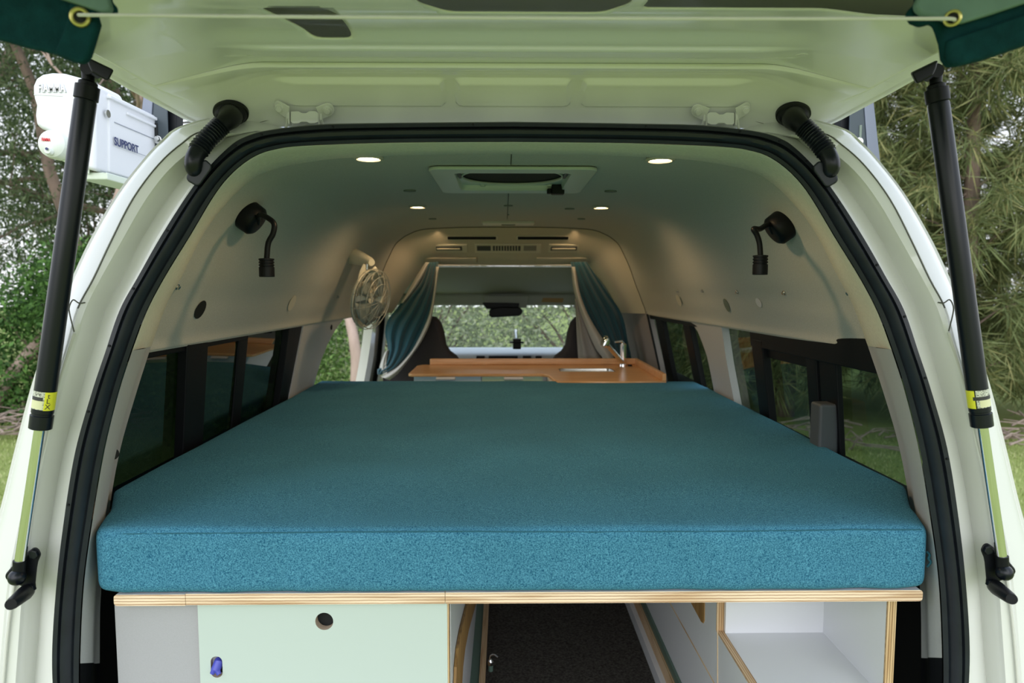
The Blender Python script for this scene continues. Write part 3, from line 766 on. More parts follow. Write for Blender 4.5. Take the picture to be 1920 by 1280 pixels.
text('embossed_lettering', 'FIAMMA', .026, basis(P(98,166,D)+Vector((0,-.0002,0)), (1,0,0), (0,0,1)), whitepl, aw, ext=.0032, bold=.0008, sx=.66)
mb = MB(); a_, b_ = P(64,177.5,D), P(118,180,D); mb.tube([a_, b_], .0012, 6); mb.build('embossed_line', whitepl, aw)
cv = MB(); c = P(93,268,D-.02)
prof = [(.0325,.0),(.033,.02),(.030,.034),(.022,.040),(.008,.042)]
cv.tube([c+Vector((0,.04-d,0)) for r, d in prof], [r for r, d in prof], 28)
cv.build('winch_cover', mat('cover_white', (.66,.70,.64), .35), aw, smooth=True)
kn = MB(); kn.disc(P(93,283,D-.02)+Vector((0,.0,0)), (0,-1,0), .010, .008, 16, .007); kn.build('crank_eye', MT['cover_white'], aw, smooth=True)
kh = MB(); kh.disc(P(88,279,D-.03), (0,-1,0), .003, .002, 10); kh.build('eye_slot', navyink, aw)
text('red_lettering', 'FIAMMA', .010, basis(P(86,262,D-.0225), (1,0,-.06), (0,0,1)), redink, aw, ext=.0003, bold=.0003, sx=.55)
# roof bar brackets
def bracket(px0, label, mirror):
    b = empty('roof_bracket', P(290 if not mirror else 1630, 300, 1.86), label, 'bracket', 'brackets beside the roof')
    MIR[0] = mirror; D = 1.86
    def pr(pts, d0, d1, nm, mm, par, bev=.002):
        mb = MB(); mb.loft([[P(x, y, d0) for x, y in pts], [P(x, y, d0)+Vector((0, d1-d0, 0)) for x, y in pts]], closed=True, cap=True); return mb.build(nm, mm, par, bevel=bev)
    pr([(288,150),(312,160),(316,300),(270,330)], D, D+.006, 'face_plate', mat('bracket_dark', (.05,.065,.075), .45, metal=.4) if 'bracket_dark' not in MT else MT['bracket_dark'], b)
    pr([(272,146),(289,150),(276,335),(250,345)], D-.004, D+.05, 'flange', alu, b)
    pr([(312,160),(330,168),(332,300),(316,300)], D+.02, D+.06, 'rear_plate', blackpl, b)
    s_ = MB(); s_.tube([P(293,231,D-.001), P(294,258,D-.001)], .0035, 8); s_.build('slot', voidm if not mirror else MT['plug_green'], b)
    bo = MB(); c = P(296,262,D-.001); bo.disc(c, (0,-1,0), .011, .003, 18); bo.disc(c+Vector((.003,-.003,0)), (0,-1,0), .007, .012, 6); bo.build('bolt', steel, b, bevel=.001)
    MIR[0] = False
bracket(0, 'dark metal bracket holding the white awning box on the left', False)
bracket(0, 'dark slotted metal bracket standing alone beyond the right edge of the roof', True)
# ================================================================== INTERIOR
FZ = CZ-1.17
# floor
mb = MB(); mb.box((-.86, 1.19, FZ-.03), (.86, 5.2, FZ)); fl_ = struct(mb.build('floor', carpet, None, rc=True))
def WX(D, z):
    belt = interp(D, [1.45,1.62,3.09,3.77,5.2], [.856,.853,.80,.763,.74]); return belt+max(0, -.135-(z-CZ))*interp(D, [1.5,3.02], [.05,.22])
def side_strip(mb, sg, pts_lo, pts_hi, th=.02, n=10):
    """strip between two (D,zrel) polylines on the side wall"""
    lo = resamp([Vector((0, a, b)) for a, b in pts_lo], n); hi = resamp([Vector((0, a, b)) for a, b in pts_hi], n)
    rows = []
    for t in np.linspace(0, 1, 8):
        r = []
        for a, b in zip(lo, hi):
            p = a.lerp(b, float(t)); r.append(Vector((sg*WX(p.y, CZ+p.z), p.y, CZ+p.z)))
        rows.append(r)
    out = [[p+Vector((sg*th,0,0)) for p in r] for r in rows]
    e = 0
    loop = [rows, out]
    mb.loft(rows); mb.loft(out)
    mb.loft([[r[0] for r in rows], [r[0] for r in out]]); mb.loft([[r[-1] for r in rows], [r[-1] for r in out]])
    mb.loft([rows[0], out[0]]); mb.loft([rows[-1], out[-1]])
# ---- left wall: C pillar between rear window and sliding door
mb = MB()
side_strip(mb, -1, [(2.70,-.60),(2.69,-.45),(2.71,-.30),(2.73,-.135)], [(3.05,-.60),(3.03,-.45),(3.09,-.30),(3.20,-.20),(3.36,-.135)], .028)
wl = struct(mb.build('wall_left', greypl, None, smooth=True, rc=True)); auto(wl, 50)
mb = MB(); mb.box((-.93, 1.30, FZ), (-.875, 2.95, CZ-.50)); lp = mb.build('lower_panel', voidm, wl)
mb = MB(); w_, n_ = Vector((-WX(3.08, CZ-.175)-.0, 3.13, CZ-.185)), Vector((1,0,0)); mb.disc(w_, n_, .012, .003, 18); mb.build('round_hole_shade', voidm, wl)  # dark disc carries the shade that a cut opening would have
mb = MB()
side_strip(mb, 1, [(2.60,-.60),(2.60,-.45),(2.62,-.30),(2.62,-.135)], [(2.86,-.60),(2.85,-.45),(2.86,-.30),(2.92,-.20),(3.04,-.135)], .028)
wr = struct(mb.build('wall_right', greypl, None, smooth=True, rc=True)); auto(wr, 50)
mb = MB(); side_strip(mb, 1, [(3.68,-.60),(3.72,-.30),(3.74,-.135)], [(5.0,-.60),(5.0,-.30),(4.95,-.135)], .03); mb.build('front_pillar', mat('pillar_mauve', (.34,.31,.32), .8, nscale=300, namt=.15), wr, smooth=True)
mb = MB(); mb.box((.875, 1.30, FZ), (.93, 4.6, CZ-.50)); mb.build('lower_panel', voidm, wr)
mb = MB(); mb.tube([Vector((WX(3.69, z)-.003, lerp(3.70, 3.735, (z-CZ+.5)/.36), z)) for z in (CZ-.5, CZ-.3, CZ-.15)], .006, 8); mb.build('pillar_seam', blackpl, wr)
# B pillar on the left with its seal
mb = MB(); side_strip(mb, -1, [(4.06,-.75),(4.04,-.45),(3.99,-.28),(3.93,-.15)], [(4.34,-.75),(4.30,-.45),(4.20,-.28),(4.10,-.15)], .05)
bp = mb.build('door_pillar', paint, van, smooth=True); auto(bp, 50)
mb = MB(); mb.tube([Vector((-WX(4.2, CZ+z)+.005, D, CZ+z)) for D, z in ((4.37,-.75),(4.33,-.45),(4.23,-.28),(4.14,-.16))], .022, 12); mb.build('pillar_seal', blackpl, bp, smooth=True)
mb = MB(); side_strip(mb, -1, [(4.40,-.75),(4.36,-.45),(4.26,-.28),(4.17,-.15)], [(4.60,-.75),(4.56,-.45),(4.46,-.28),(4.4,-.15)], .04); mb.build('pillar_trim', creampl, bp, smooth=True)
# ---- windows
def window(name, sg, D0, D1, bars, glass, label, rail=True, topz=-.09, botz=-.60, railD=None):
    off = .030
    g = MB(); rows = []
    for z in np.linspace(botz, topz, 6):
        rows.append([Vector((sg*(WX(D, CZ-.135 if z > -.135 else CZ+z)+off), D, CZ+z)) for D in np.linspace(D0, D1, 10)])
    g.loft(rows); w = g.build(name, glass, None, smooth=True, rc=False); struct(w); w['label'] = label
    f = MB()
    def bar(Da, Db, z0, z1, d0=.004, d1=.03):
        side = MB()
        for Q in ((Da, Db),):
            a = [Vector((sg*(WX(D, CZ+z)+off-dd), D, CZ+z)) for D, z, dd in ((Q[0], z0, d1), (Q[1], z0, d1), (Q[1], z1, d1), (Q[0], z1, d1))]
            b = [Vector((sg*(WX(D, CZ+z)+off-dd), D, CZ+z)) for D, z, dd in ((Q[0], z0, d0), (Q[1], z0, d0), (Q[1], z1, d0), (Q[0], z1, d0))]
            f.loft([a, b], closed=True, cap=True)
    for q in bars: bar(*q)
    if f.v: f.build('window_frame', blackpl, w, bevel=.003)
    return w
window('window_1', -1, 1.46, 2.75, [(1.80,1.92,-.60,-.10), (1.46,2.20,-.17,-.10,.004,.02), (2.18,2.25,-.60,-.10,.002,.01), (2.58,2.75,-.60,-.10)], glass_shaded, 'tinted rear side window on the left, shade put into its tint')
w2 = window('window_2', 1, 1.46, 2.66, [(1.50,2.35,-.205,-.10), (2.25,2.34,-.60,-.18), (1.895,1.955,-.60,-.19,.004,.024), (1.79,1.885,-.60,-.19,.004,.02), (1.93,2.30,-.235,-.20,.006,.016)], glass_tint, 'tinted sliding rear side window on the right')
mb = MB(); mb.box((WX(1.84, CZ-.35)-.035, 1.80, CZ-.56), (WX(1.84, CZ-.35)+.02, 1.86, CZ-.315)); mb.build('window_latch', darkgrey, w2, bevel=.008, seg=3)
w3 = window('window_3', 1, 2.95, 3.74, [(2.90,3.70,-.175,-.10), (3.48,3.60,-.60,-.16), (3.04,3.14,-.60,-.16)], glass_tint, 'small tinted sliding window on the right beside the kitchen bench')
# ---- mattress
def onz(px, py, z):
    r = FW+RT*((px-960)/FPX)-UP*((py-640)/FPX); return CAM+r*((z-CAM.z)/r.z)
MZ = P(960,990,1.19).z
_m = [onz(x, y, MZ) for x, y in ((182,990),(192,966),(206,950),(212,914),(600,714))]
print('MATTRESS', MZ-CZ, [(round(p.x,3), round(p.y,3)) for p in _m])
MX = ([1.19, _m[1].y, _m[2].y, _m[3].y, _m[4].y], [-_m[0].x, -_m[1].x, -_m[2].x, -_m[3].x, -_m[4].x])
ME = _m[4].y
def mfn(p):
    k = interp(p.y, *MX); q = Vector((p.x*k, p.y, p.z))
    fr = max(0, 1-(q.y-1.19)/.05); up = max(0, 1-(MZ-q.z)/.03)
    nz = noise.noise(Vector((q.x*9, 3.1, q.z*3)))*.006+noise.noise(Vector((q.x*22, 1.7, q.z*3)))*.0046
    q.y += nz*fr*(1-up*.6)
    topw = noise.noise(Vector((q.x*3, q.y*4, .3)))*.004+noise.noise(Vector((q.x*2.2, q.y*22, 8)))*.002*ss(q.y, 2.4, 2.9)
    q.z += topw*up
    q.z -= .006*(1-up)*0 + .010*max(0, 1-abs(abs(p.x)-0.0)*0)*0
    if q.z < CZ-.50: q.z += .006*ss(abs(p.x), .93, 1.0)
    return q
V, F = rbox((-1, 1.19, CZ-.552), (1, ME, MZ), .018, (90, 60, 14), mfn)
mo = mesh_obj('mattress', V, F, tealw, None, True)
tag(mo, 'thick teal blue fabric mattress filling the back of the van on the plywood bed base', 'mattress')
pp = []
for x in np.linspace(-.985, .985, 80):
    k = interp(1.19, *MX); z = MZ-.0075-.001*math.sin(x*5)
    nz = noise.noise(Vector((x*k*9, 3.1, z*3)))*.006+noise.noise(Vector((x*k*26, 1.7, z*5)))*.0022
    pp.append(Vector((x*k, 1.1935+nz*.5, z)))
MB().tube(pp, .0014, 6).build('seam_piping', tealpip, mo, smooth=True)
z_ = MB()
zp = [P(1738,1034,1.21), P(1743,1040,1.205), P(1741,1047,1.205), P(1745,1053,1.205), P(1739,1062,1.21)]
z_.tube(cr(zp, 4), .0022, 8); z_.build('loose_stitching', tealpip, mo, smooth=True)
# ---- bed boards
BZ0, BZ1 = CZ-.5745, CZ-.5535
def board(x0, x1, rl, rr_, label, dz=0):
    pts = []
    h = BZ1-BZ0
    def corner(cx, cz, r, a0):
        return [(cx+math.cos(math.radians(a))*r, cz+math.sin(math.radians(a))*r) for a in np.linspace(a0, a0+90, 5)]
    r1 = .006 if rl else .0008; r2 = .006 if rr_ else .0008
    pts += corner(x1-r2, BZ1-r2, r2, 0)+corner(x0+r1, BZ1-r1, r1, 90)+corner(x0+r1, BZ0+r1, r1, 180)+corner(x1-r2, BZ0+r2, r2, 270)
    mb = MB(); mb.prism([(a, b+dz) for a, b in pts], 1.200, 2.98)
    o = mesh_obj('bed_board', mb.v, mb.f, plyedge, None, True, mats=[plyedge, whitelam]); recalc(o); auto(o, 30)
    for p in o.data.polygons:
        if abs(p.normal.z) > .9: p.material_index = 1
    return tag(o, label, 'bed board', 'plywood bed boards under the mattress')
x1_, x2_, x3_, x4_ = P(213,1120,1.2).x, P(348,1120,1.2).x, P(835,1120,1.2).x, P(1730,1120,1.2).x
board(x1_, x2_-.0008, 1, 0, 'short plywood bed board at the far left end, over the grey cabinet panel', -.001)
board(x2_, x3_-.0008, 0, 0, 'middle plywood bed board above the mint green cabinet door', 0)
board(x3_, x4_, 0, 1, 'longest plywood bed board, right of the mint door over the aisle and open shelf', 0)
# ---- left cabinet
TOPZ = BZ0-.0005
lc = empty('storage_cabinet', (-.42, 1.3, FZ), 'cabinet under the left of the bed with grey side panel and mint green door', 'cabinet')
xa, xb, xc = P(218,1200,1.222).x, P(377,1200,1.222).x, P(839,1200,1.215).x
mb = MB(); mb.box((xa, 1.222, FZ), (xb+.03, 1.238, TOPZ)); mb.build('grey_panel', greylam, lc)
mb = MB(); mb.box((xa, 1.238, FZ), (xa+.016, 2.95, TOPZ)); mb.build('outer_side', greylam, lc)
Dd = 1.215
hx, hz = P(608.5,1163.5,Dd).x, P(608.5,1163.5,Dd).z
sx0, sz0 = P(407,1249,Dd).x, P(407,1249,Dd).z
mtd = Matrix(((1,0,0,0),(0,0,1,Dd+.006),(0,1,0,0),(0,0,0,1)))
door = plate('door', [(xb, FZ+.02), (xc, FZ+.02), (xc, TOPZ-.001), (xb, TOPZ-.001)], [circ(hx, hz, .0165), rrect(sx0, sz0, .0215, .041, .0105)], .016, mtd, mintm, lc, edge=mat('ply_pale', (.55,.43,.33), .6, nscale=60, namt=.3, stretch=(1,6,1)))
bk = MB(); bk.box((xb+.02, 1.232, FZ+.02), (xc-.022, 1.236, TOPZ)); bk.build('inside_shade_sheet', voidm, lc)  # black sheet close behind the door, painting the shade seen through its cut-outs
la = MB(); la.tube([P(412,1234,1.228), P(410,1242,1.218), P(404,1256,1.212)], [.0075,.009,.0085], 14); la.tube([P(402,1254,1.212), P(397.5,1263,1.209)], [.0055,.004], 10); la.tube([P(407,1255,1.212), P(411,1264,1.209)], [.0055,.004], 10)
la.build('blue_latch', bluepl, door, smooth=True)
mb = MB(); mb.tube([P(413,1262,1.222), P(417,1261,1.216), P(419,1259,1.222)], .0014, 8); mb.build('latch_wire', chrome, door, smooth=True)
xi = -.10-.018
mb = MB(); mb.box((xi-.016, 1.2315, FZ), (xi, 2.95, TOPZ)); mb.build('aisle_side', whitelam, lc)
mb = MB(); mb.box((xc, 1.2155, FZ), (xc+.0035, 1.231, TOPZ)); mb.build('door_edge_strip', plyv, lc)
# curved oak hand cut-out on the aisle side
co_ = MB()
L = [(883,1128,0),(877,1150,0),(869,1180,0),(862,1215,0),(858,1250,0),(856,1290,0)]
rowsA = []; 
for (px, py, _), w in zip(L, (20,19,18,17,16,14)):
    def on_side(x_, y_):
        D = (xi-CAM.x)/((x_-960)/FPX+0) if False else None
        lo_, hi_ = 1.0, 6.0
        for _k in range(40):
            md = (lo_+hi_)/2
            if P(x_, y_, md).x < xi: hi_ = md
            else: lo_ = md
        # x grows towards the vanishing point with depth only when left of it
        return P(x_, y_, md)
    rowsA.append((px, py, w))
def side_at(px, py, X):
    # intersection of the pixel ray with plane x = X
    r = FW+RT*((px-960)/FPX)-UP*((py-640)/FPX); return CAM+r*((X-CAM.x)/r.x)
A = [side_at(px-w/2, py, xi) for px, py, w in rowsA]; B = [side_at(px+w*.30, py, xi) for px, py, w in rowsA]; C_ = [side_at(px+w/2, py, xi+.0) for px, py, w in rowsA]
for q in (A, B, C_):
    for p in q: p.x = xi+.001
co_.loft([[p for p in A], [p+Vector((.006,0,0)) for p in A], [p+Vector((.006,0,0)) for p in B], [p+Vector((.001,0,0)) for p in C_], C_])
co_.build('oak_hand_grip', oakcut, lc, smooth=False)
mb = MB(); mb.box((xi, 1.6, FZ), (-.0745-.018, 3.0, FZ+.022)); mb.build('green_rail', dkgreen, lc)
mb = MB(); mb.box((-.0735-.018, 1.6, FZ), (-.056-.018, 3.0, FZ+.030)); mb.build('plywood_rail', plyd, lc)
# rod with hook
hk = empty('hook_rod', P(921,1280,2.0), 'short thin rod with a silver hook standing beside the left cabinet in the aisle', 'hook')
xh = P(920,1260,2.0)
mb = MB(); mb.tube([Vector((xh.x, xh.y, FZ)), P(920,1244,2.0)], .0075, 12); mb.build('rod', dkgreen, hk, smooth=True)
mb = MB(); mb.tube([P(920,1246,2.0), P(920,1240,2.0), P(919,1236,2.0)], [.008,.009,.005], 12); mb.tube(cr([P(919,1238,2.0), P(920,1229,2.0), P(927,1227,1.99), P(934,1232,1.98)], 5), .0025, 8); mb.build('hook', chrome, hk, smooth=True)
# ---- right cabinet / open shelf
rc_ = empty('shelf_cabinet', (.55, 1.5, FZ), 'white cabinet with open rear shelf and plywood edges under the right of the bed', 'cabinet')
RX = .462-.018+.036
RXl = side_at(1350,1187,0).x if False else P(1347,1187,1.46).x
RXr = P(1676,1200,1.22).x; SHZ = P(1400,1187,1.46).z
def ply_box(mb_, a, b): mb_.box(a, b)
mb = MB(); mb.box((RXl+.016, 1.215, SHZ-.016), (RXr-.016, 1.462, SHZ)); mb.build('shelf', whitelam, rc_)
mb = MB(); mb.box((RXl, 1.476, FZ+.04), (RXl+.0155, 2.95, SHZ)); 
mb.box((RXl, 1.476, SHZ), (RXl+.0155, 2.95, TOPZ)); mb.build('aisle_side', whitelam, rc_)
mb = MB(); mb.box((RXl, 1.215, FZ+.04), (RXl+.0155, 1.4755, SHZ-.003)); mb.build('rear_side', whitelam, rc_)
mb = MB(); mb.box((RXl, 1.215, SHZ-.003), (RXl+.0155, 1.4755, SHZ+.0005)); mb.build('side_top_edge', plyd, rc_)
mb = MB(); mb.box((RXl-.0005, 1.4725, SHZ), (RXl+.0160, 1.476, TOPZ)); mb.build('upright_front_edge', plyv, rc_)
mb = MB(); mb.box((RXl+.016, 1.462, FZ), (RXr-.016, 1.474, TOPZ)); mb.build('shelf_back', whitelam, rc_)
mb = MB(); mb.box((RXr-.016, 1.2205, FZ), (RXr, 2.95, TOPZ)); mb.build('outer_side', whitelam, rc_)
mb = MB(); mb.box((RXr-.0165, 1.217, FZ), (RXr+.0005, 1.2205, TOPZ)); mb.build('outer_front_edge', plyv, rc_)
mb = MB(); a_ = side_at(1259,1135,RXl-.0006); b_ = side_at(1339,1280,RXl-.0006); b_ = b_+(b_-a_).normalized()*.15
mb.tube([a_+Vector((0,1.0,0)), a_, b_], .0016, 6); mb.tube([side_at(1345.5,1130,RXl-.0006), side_at(1345.5,1290,RXl-.0006)], .0012, 6); mb.build('drawer_gap', plyd, rc_)
mb = MB(); tri = [side_at(x, y, RXl) for x, y in ((1296,1128),(1322,1128),(1321.5,1163),(1319.5,1168),(1316,1165))]
mb.loft([[p+Vector((-.002,0,0)) for p in tri], [p+Vector((.001,0,0)) for p in tri]], closed=True, cap=True); mb.build('oak_hand_grip', oakcut, rc_)
mb = MB(); mb.box((RXl-.030, 1.3, FZ), (RXl-.0005, 2.95, FZ+.040)); mb.build('plinth', whitelam, rc_)
mb = MB(); mb.box((RXl-.0145, 1.3, FZ+.0405), (RXl-.0005, 2.95, FZ+.082)); mb.build('plywood_rail', plyd, rc_)
mb = MB(); mb.box((RXl-.0075, 1.3, FZ+.0825), (RXl-.0005, 2.95, FZ+.108)); mb.build('green_rail', dkgreen, rc_)
# ---- kitchen bench
KZ = CZ-.425
kb = empty('kitchen_cabinet', (.1, 3.5, FZ), 'low kitchen cabinet with a blue and a green drawer beyond the mattress', 'cabinet')
kx0 = P(776,706,3.33).x; kx1 = .70; kmid = P(903,708,3.33).x; krx = P(1018,708,3.33).x
mb = MB(); mb.box((kx0, 3.345, FZ), (krx+.02, 3.70, KZ-.0145)); mb.box((krx+.02, 3.06, FZ), (kx1, 3.70, KZ-.0145)); mb.build('carcass', whitelam, kb)
for nm, a, b, mm, hxc in (('blue_drawer', kx0, kmid-.002, bluelam, P(836,706,3.33).x), ('green_drawer', kmid+.002, krx, greenlam, P(963,706,3.33).x)):
    mb = MB(); mb.box((a, 3.33, KZ-.30), (b, 3.344, KZ-.015)); d_ = mb.build('drawer', mm, kb, bevel=.001); d_['label'] = nm.replace('_', ' ')
    mb = MB(); mb.box((hxc-.048, 3.315, KZ-.032), (hxc+.048, 3.332, KZ-.016)); mb.build('drawer_pull', whitepl, d_, bevel=.005)
wt = empty('worktop', (.1, 3.5, KZ), 'oiled oak L shaped kitchen worktop with a raised back lip and cut-out for the sink', 'worktop')
wx0 = P(765,703,3.315).x; wx1 = .712; wbl = P(780,684,3.69).x
sinkc = ((P(1046,697,3.45).x+P(1155,697,3.45).x)/2, 3.47); sw_, sd_ = (P(1152,697,3.45).x-P(1048,697,3.45).x), .16
rz = P(1020,700,3.315).x
out = [(wx0+.02,3.315),(rz-.02,3.315),(rz+.02,3.29),(rz+.045,3.04),(wx1,3.04),(wx1,3.71),(wx0+.03,3.71),(wx0,3.67),(wx0,3.335)]
plate('oak_top', out, [rrect(sinkc[0], sinkc[1], sw_, sd_, .03)], .014, Matrix.Translation((0,0,KZ-.007)), oak, wt, bevel=.002)
mb = MB(); mb.box((P(806,680,3.69).x, 3.69, KZ), (wx1, 3.71, KZ+.034)); mb.build('back_lip', oak, wt, bevel=.005)
mb = MB(); mb.box((wx1-.018, 3.04, KZ), (wx1, 3.69, KZ+.034)); mb.build('side_lip', oak, wt, bevel=.003)
sk = empty('sink', (sinkc[0], sinkc[1], KZ-.13), 'small rectangular steel sink set into the oak worktop', 'sink')
mb = MB(); ol = rrect(0,0,sw_-.002,sd_-.002,.03); il = rrect(0,0,sw_-.03,sd_-.03,.03)
def rr3(o_, z): return [Vector((sinkc[0]+x, sinkc[1]+y, z)) for x, y in o_]
mb.loft([rr3(ol, KZ-.004), rr3(ol, KZ-.002), rr3(rrect(0,0,sw_-.012,sd_-.012,.03), KZ-.004), rr3(il, KZ-.12), rr3(rrect(0,0,sw_-.06,sd_-.06,.02), KZ-.13)], closed=True); n_ = len(ol); mb.f.append(tuple(range(4*n_, 5*n_)))
mb.build('bowl', steel, sk, smooth=True, rc=False)
MB().disc((sinkc[0], sinkc[1], KZ-.1298), (0,0,1), .03, .003, 20).build('drain', chrome, sk, smooth=True)
fc = empty('kitchen_tap', P(1168,690,3.62), 'chrome mixer tap with angled spout at the right end of the worktop', 'tap')
c = P(1168,690,3.62); c.z = KZ
mb = MB(); mb.tube([c, c+Vector((0,0,.012)), c+Vector((0,0,.014)), c+Vector((0,0,.10)), c+Vector((0,0,.118)), c+Vector((0,0,.124))], [.022,.021,.0165,.0165,.0175,.010], 20); mb.build('tap_body', chrome, fc, smooth=True)
mb = MB(); tip = P(1136,643,3.50)
mb.tube(cr([c+Vector((-.004,-.006,.02)), c.lerp(tip, .5)+Vector((0,0,.008)), tip], 6), .0125, 16); mb.build('spout', chrome, fc, smooth=True)
mb = MB(); q = P(1136,641,3.49); mb.tube([q+Vector((.012,0,.022)), q+Vector((.008,0,.020)), q+Vector((-.004,0,-.004)), q+Vector((-.010,-.002,-.022)), q+Vector((-.011,-.002,-.024))], [.010,.020,.024,.021,.012], 18); mb.build('spray_head', chrome, fc, smooth=True)
mb = MB(); mb.tube([c+Vector((0,0,.118)), c+Vector((-.01,-.01,.135)), P(1153,641,3.60)], [.010,.007,.0045], 12); mb.build('lever', chrome, fc, smooth=True)
mb = MB(); q = P(1181,689,3.63); q.z = KZ; mb.disc(q, (0,0,1), .012, .008, 14); o = mb.build('worktop_plug', blackpl, None, smooth=True); tag(o, 'small black round plug on the worktop behind the tap', 'plug')
# ---- downlights
def downlight(px, py, r, label, D=None):
    p = onceil(px, py, .003); z = ceil_z(p.x, min(p.y, 3.77)); e = empty('downlight', (p.x, p.y, z), label, 'ceiling light', 'round ceiling downlights')
    MB().loft(torus((p.x, p.y, z-.002), (0,0,-1), r*.86, r*.14, 32, 6), closed=True).build('trim_ring', mat('lamp_ring', (.55,.52,.46), .4) if 'lamp_ring' not in MT else MT['lamp_ring'], e, smooth=True)
    MB().disc((p.x, p.y, z+.0005), (0,0,-1), r*.70, .003, 28).build('diffuser', lampm, e)
    ld = bpy.data.lights.new('downlight_lamp', 'SPOT'); ld.energy = LEDW; ld.color = (1,.66,.34); ld.spot_size = math.radians(165); ld.spot_blend = .7; ld.shadow_soft_size = .02
    lo = bpy.data.objects.new('downlight_lamp', ld); COL.objects.link(lo); lo.location = (p.x, p.y, z-.012); setpar(lo, e)
LEDW = 3.6
lampm = mat('lamp_glow', (1,.85,.6), .5, emit=(1,.72,.42), estr=14)
for px, py, lb in ((691,297,'largest lit round downlight at the left, nearest the tailgate'), (1238,300,'largest lit round downlight at the right, nearest the tailgate'), (783,388,'lit round downlight left of the roof vent, in the middle row'), (1127,389,'lit round downlight right of the roof vent, in the middle row'), (821,430,'smallest lit round downlight at the left, above the curtain'), (1077,430,'smallest lit round downlight at the right, above the curtain')):
    downlight(px, py, .036, lb)
# ---- roof vent
vt = empty('roof_vent', (.005, 2.03, CZ+.30), 'square pale roof vent with a round dark fan opening in the ceiling', 'roof vent')
vx0, vx1, vy0, vy1 = -.216, .228, 1.80, 2.255; vz = ceil_z(.2, 2.0)-.001; cx_ = (vx0+vx1)/2; cy_ = (vy0+vy1)/2
ventm = mat('vent_plastic', (.56,.62,.56), .35)
plate('frame', rrect(cx_, cy_, vx1-vx0, vy1-vy0, .03), [rrect(cx_, cy_, .315, .33, .02)], .009, Matrix.Translation((0,0,vz-.0065)), ventm, vt, bevel=.003)
mb = MB(); mb.loft([[Vector((x, y, vz-.010)) for x, y in rrect(cx_, cy_, .317, .332, .02)], [Vector((x, y, vz+.016)) for x, y in rrect(cx_, cy_, .306, .324, .02)]], closed=True); mb.build('recess_wall', ventm, vt, smooth=True, rc=False)
plate('inner_plate', rrect(cx_, cy_, .32, .335, .02), [circ(cx_, cy_-.008, .144, 48)], .002, Matrix.Translation((0,0,vz+.007)), ventm, vt)
MB().loft(torus((cx_, cy_-.008, vz+.0045), (0,0,-1), .147, .0035, 48, 8), closed=True).build('fan_rim', ventm, vt, smooth=True)
MB().disc((cx_, cy_-.008, vz+.012), (0,0,-1), .150, .001, 48).build('fan_opening', voidm, vt)
mb = MB(); q = P(1045,350,2.2); mb.box((q.x-.020, 2.165, vz-.024), (q.x+.020, 2.20, vz+.006)); mb.box((q.x-.034, 2.17, vz-.022), (q.x-.02, 2.195, vz-.006)); mb.build('latch', blackpl, vt, bevel=.003)
for s, yy in ((-1, 1.95), (1, 1.95)):
    mb = MB(); mb.box((cx_+s*.150-.004, yy-.06, vz-.002), (cx_+s*.150+.004, yy+.06, vz+.005)); mb.build('slide_rail', darkgrey, vt, bevel=.002)
for x_, y_ in ((-.09,.155),(.12,.15)):
    MB().disc((cx_+x_, cy_+y_, vz+.0065), (0,0,-1), .008, .006, 14).build('screw_cap', ventm, vt, smooth=True)
# ---- map light
p = onceil(955,416)
ml = empty('map_light', (p.x, p.y, p.z), 'flat oval interior light housing on the ceiling centre line, behind the front vents', 'ceiling light')
V, F = rbox((p.x-.135, p.y-.055, p.z-.014), (p.x+.125, p.y+.055, p.z+.004), .006, (10,8,6)); mesh_obj('housing', V, F, creampl, ml)
mb = MB(); mb.box((p.x-.04, p.y-.02, p.z-.017), (p.x+.03, p.y+.01, p.z-.012)); mb.build('switch', MT['plug_green'], ml, bevel=.002)
# ---- reading lamps
def rlamp(name_label, base_px, side, arm, head_px, head_r):
    w, n = onwall(*base_px, side)
    e = empty('reading_lamp', w, name_label, 'reading lamp', 'flexible black reading lamps')
    t1 = Vector((0,1,0)); t2 = n.cross(t1)
    mb = MB(); mb.tube([w-n*.004, w+n*.004, w+n*.030, w+n*.038, w+n*.040], [.0395,.041,.040,.033,.026], 32); mb.build('wall_base', blackpl, e, smooth=True)
    mb = MB(); pts = [w+n*.036]+[P(x, y, d) for x, y, d in arm]; mb.tube(cr(pts, 6), .0068, 12); mb.build('gooseneck', blackpl, e, smooth=True)
    x, y0, y1, d = head_px; a = P(x, y0, d); b = P(x, y1, d); b = Vector((a.x, a.y, b.z)); L_ = (a-b).length
    prof = [(0,.6),(.02,1.0),(.10,1.0),(.12,.9),(.17,.9),(.19,1.0),(.25,1.0),(.27,.9),(.32,.9),(.34,1),(.40,1),(.42,.9),(.46,.9),(.48,1),(.98,1),(1,.93)]
    mb = MB(); mb.tube([a.lerp(b, t) for t, _ in prof], [head_r*r for _, r in prof], 24); mb.build('lamp_head', blackpl, e, smooth=True)
rlamp('black gooseneck reading lamp on the left wall', (462,402), -1, [(487,403,1.74),(503,409,1.71),(514,420,1.70),(512,438,1.70),(503,456,1.70),(500,486,1.70)], (499.5,484,519,1.70), .0185)
rlamp('black gooseneck reading lamp on the right wall', (1471,420), 1, [(1441,421,1.74),(1425,429,1.71),(1413,429,1.69),(1419,440,1.69),(1424,456,1.69),(1426,480,1.69)], (1426,478,515,1.69), .0182)
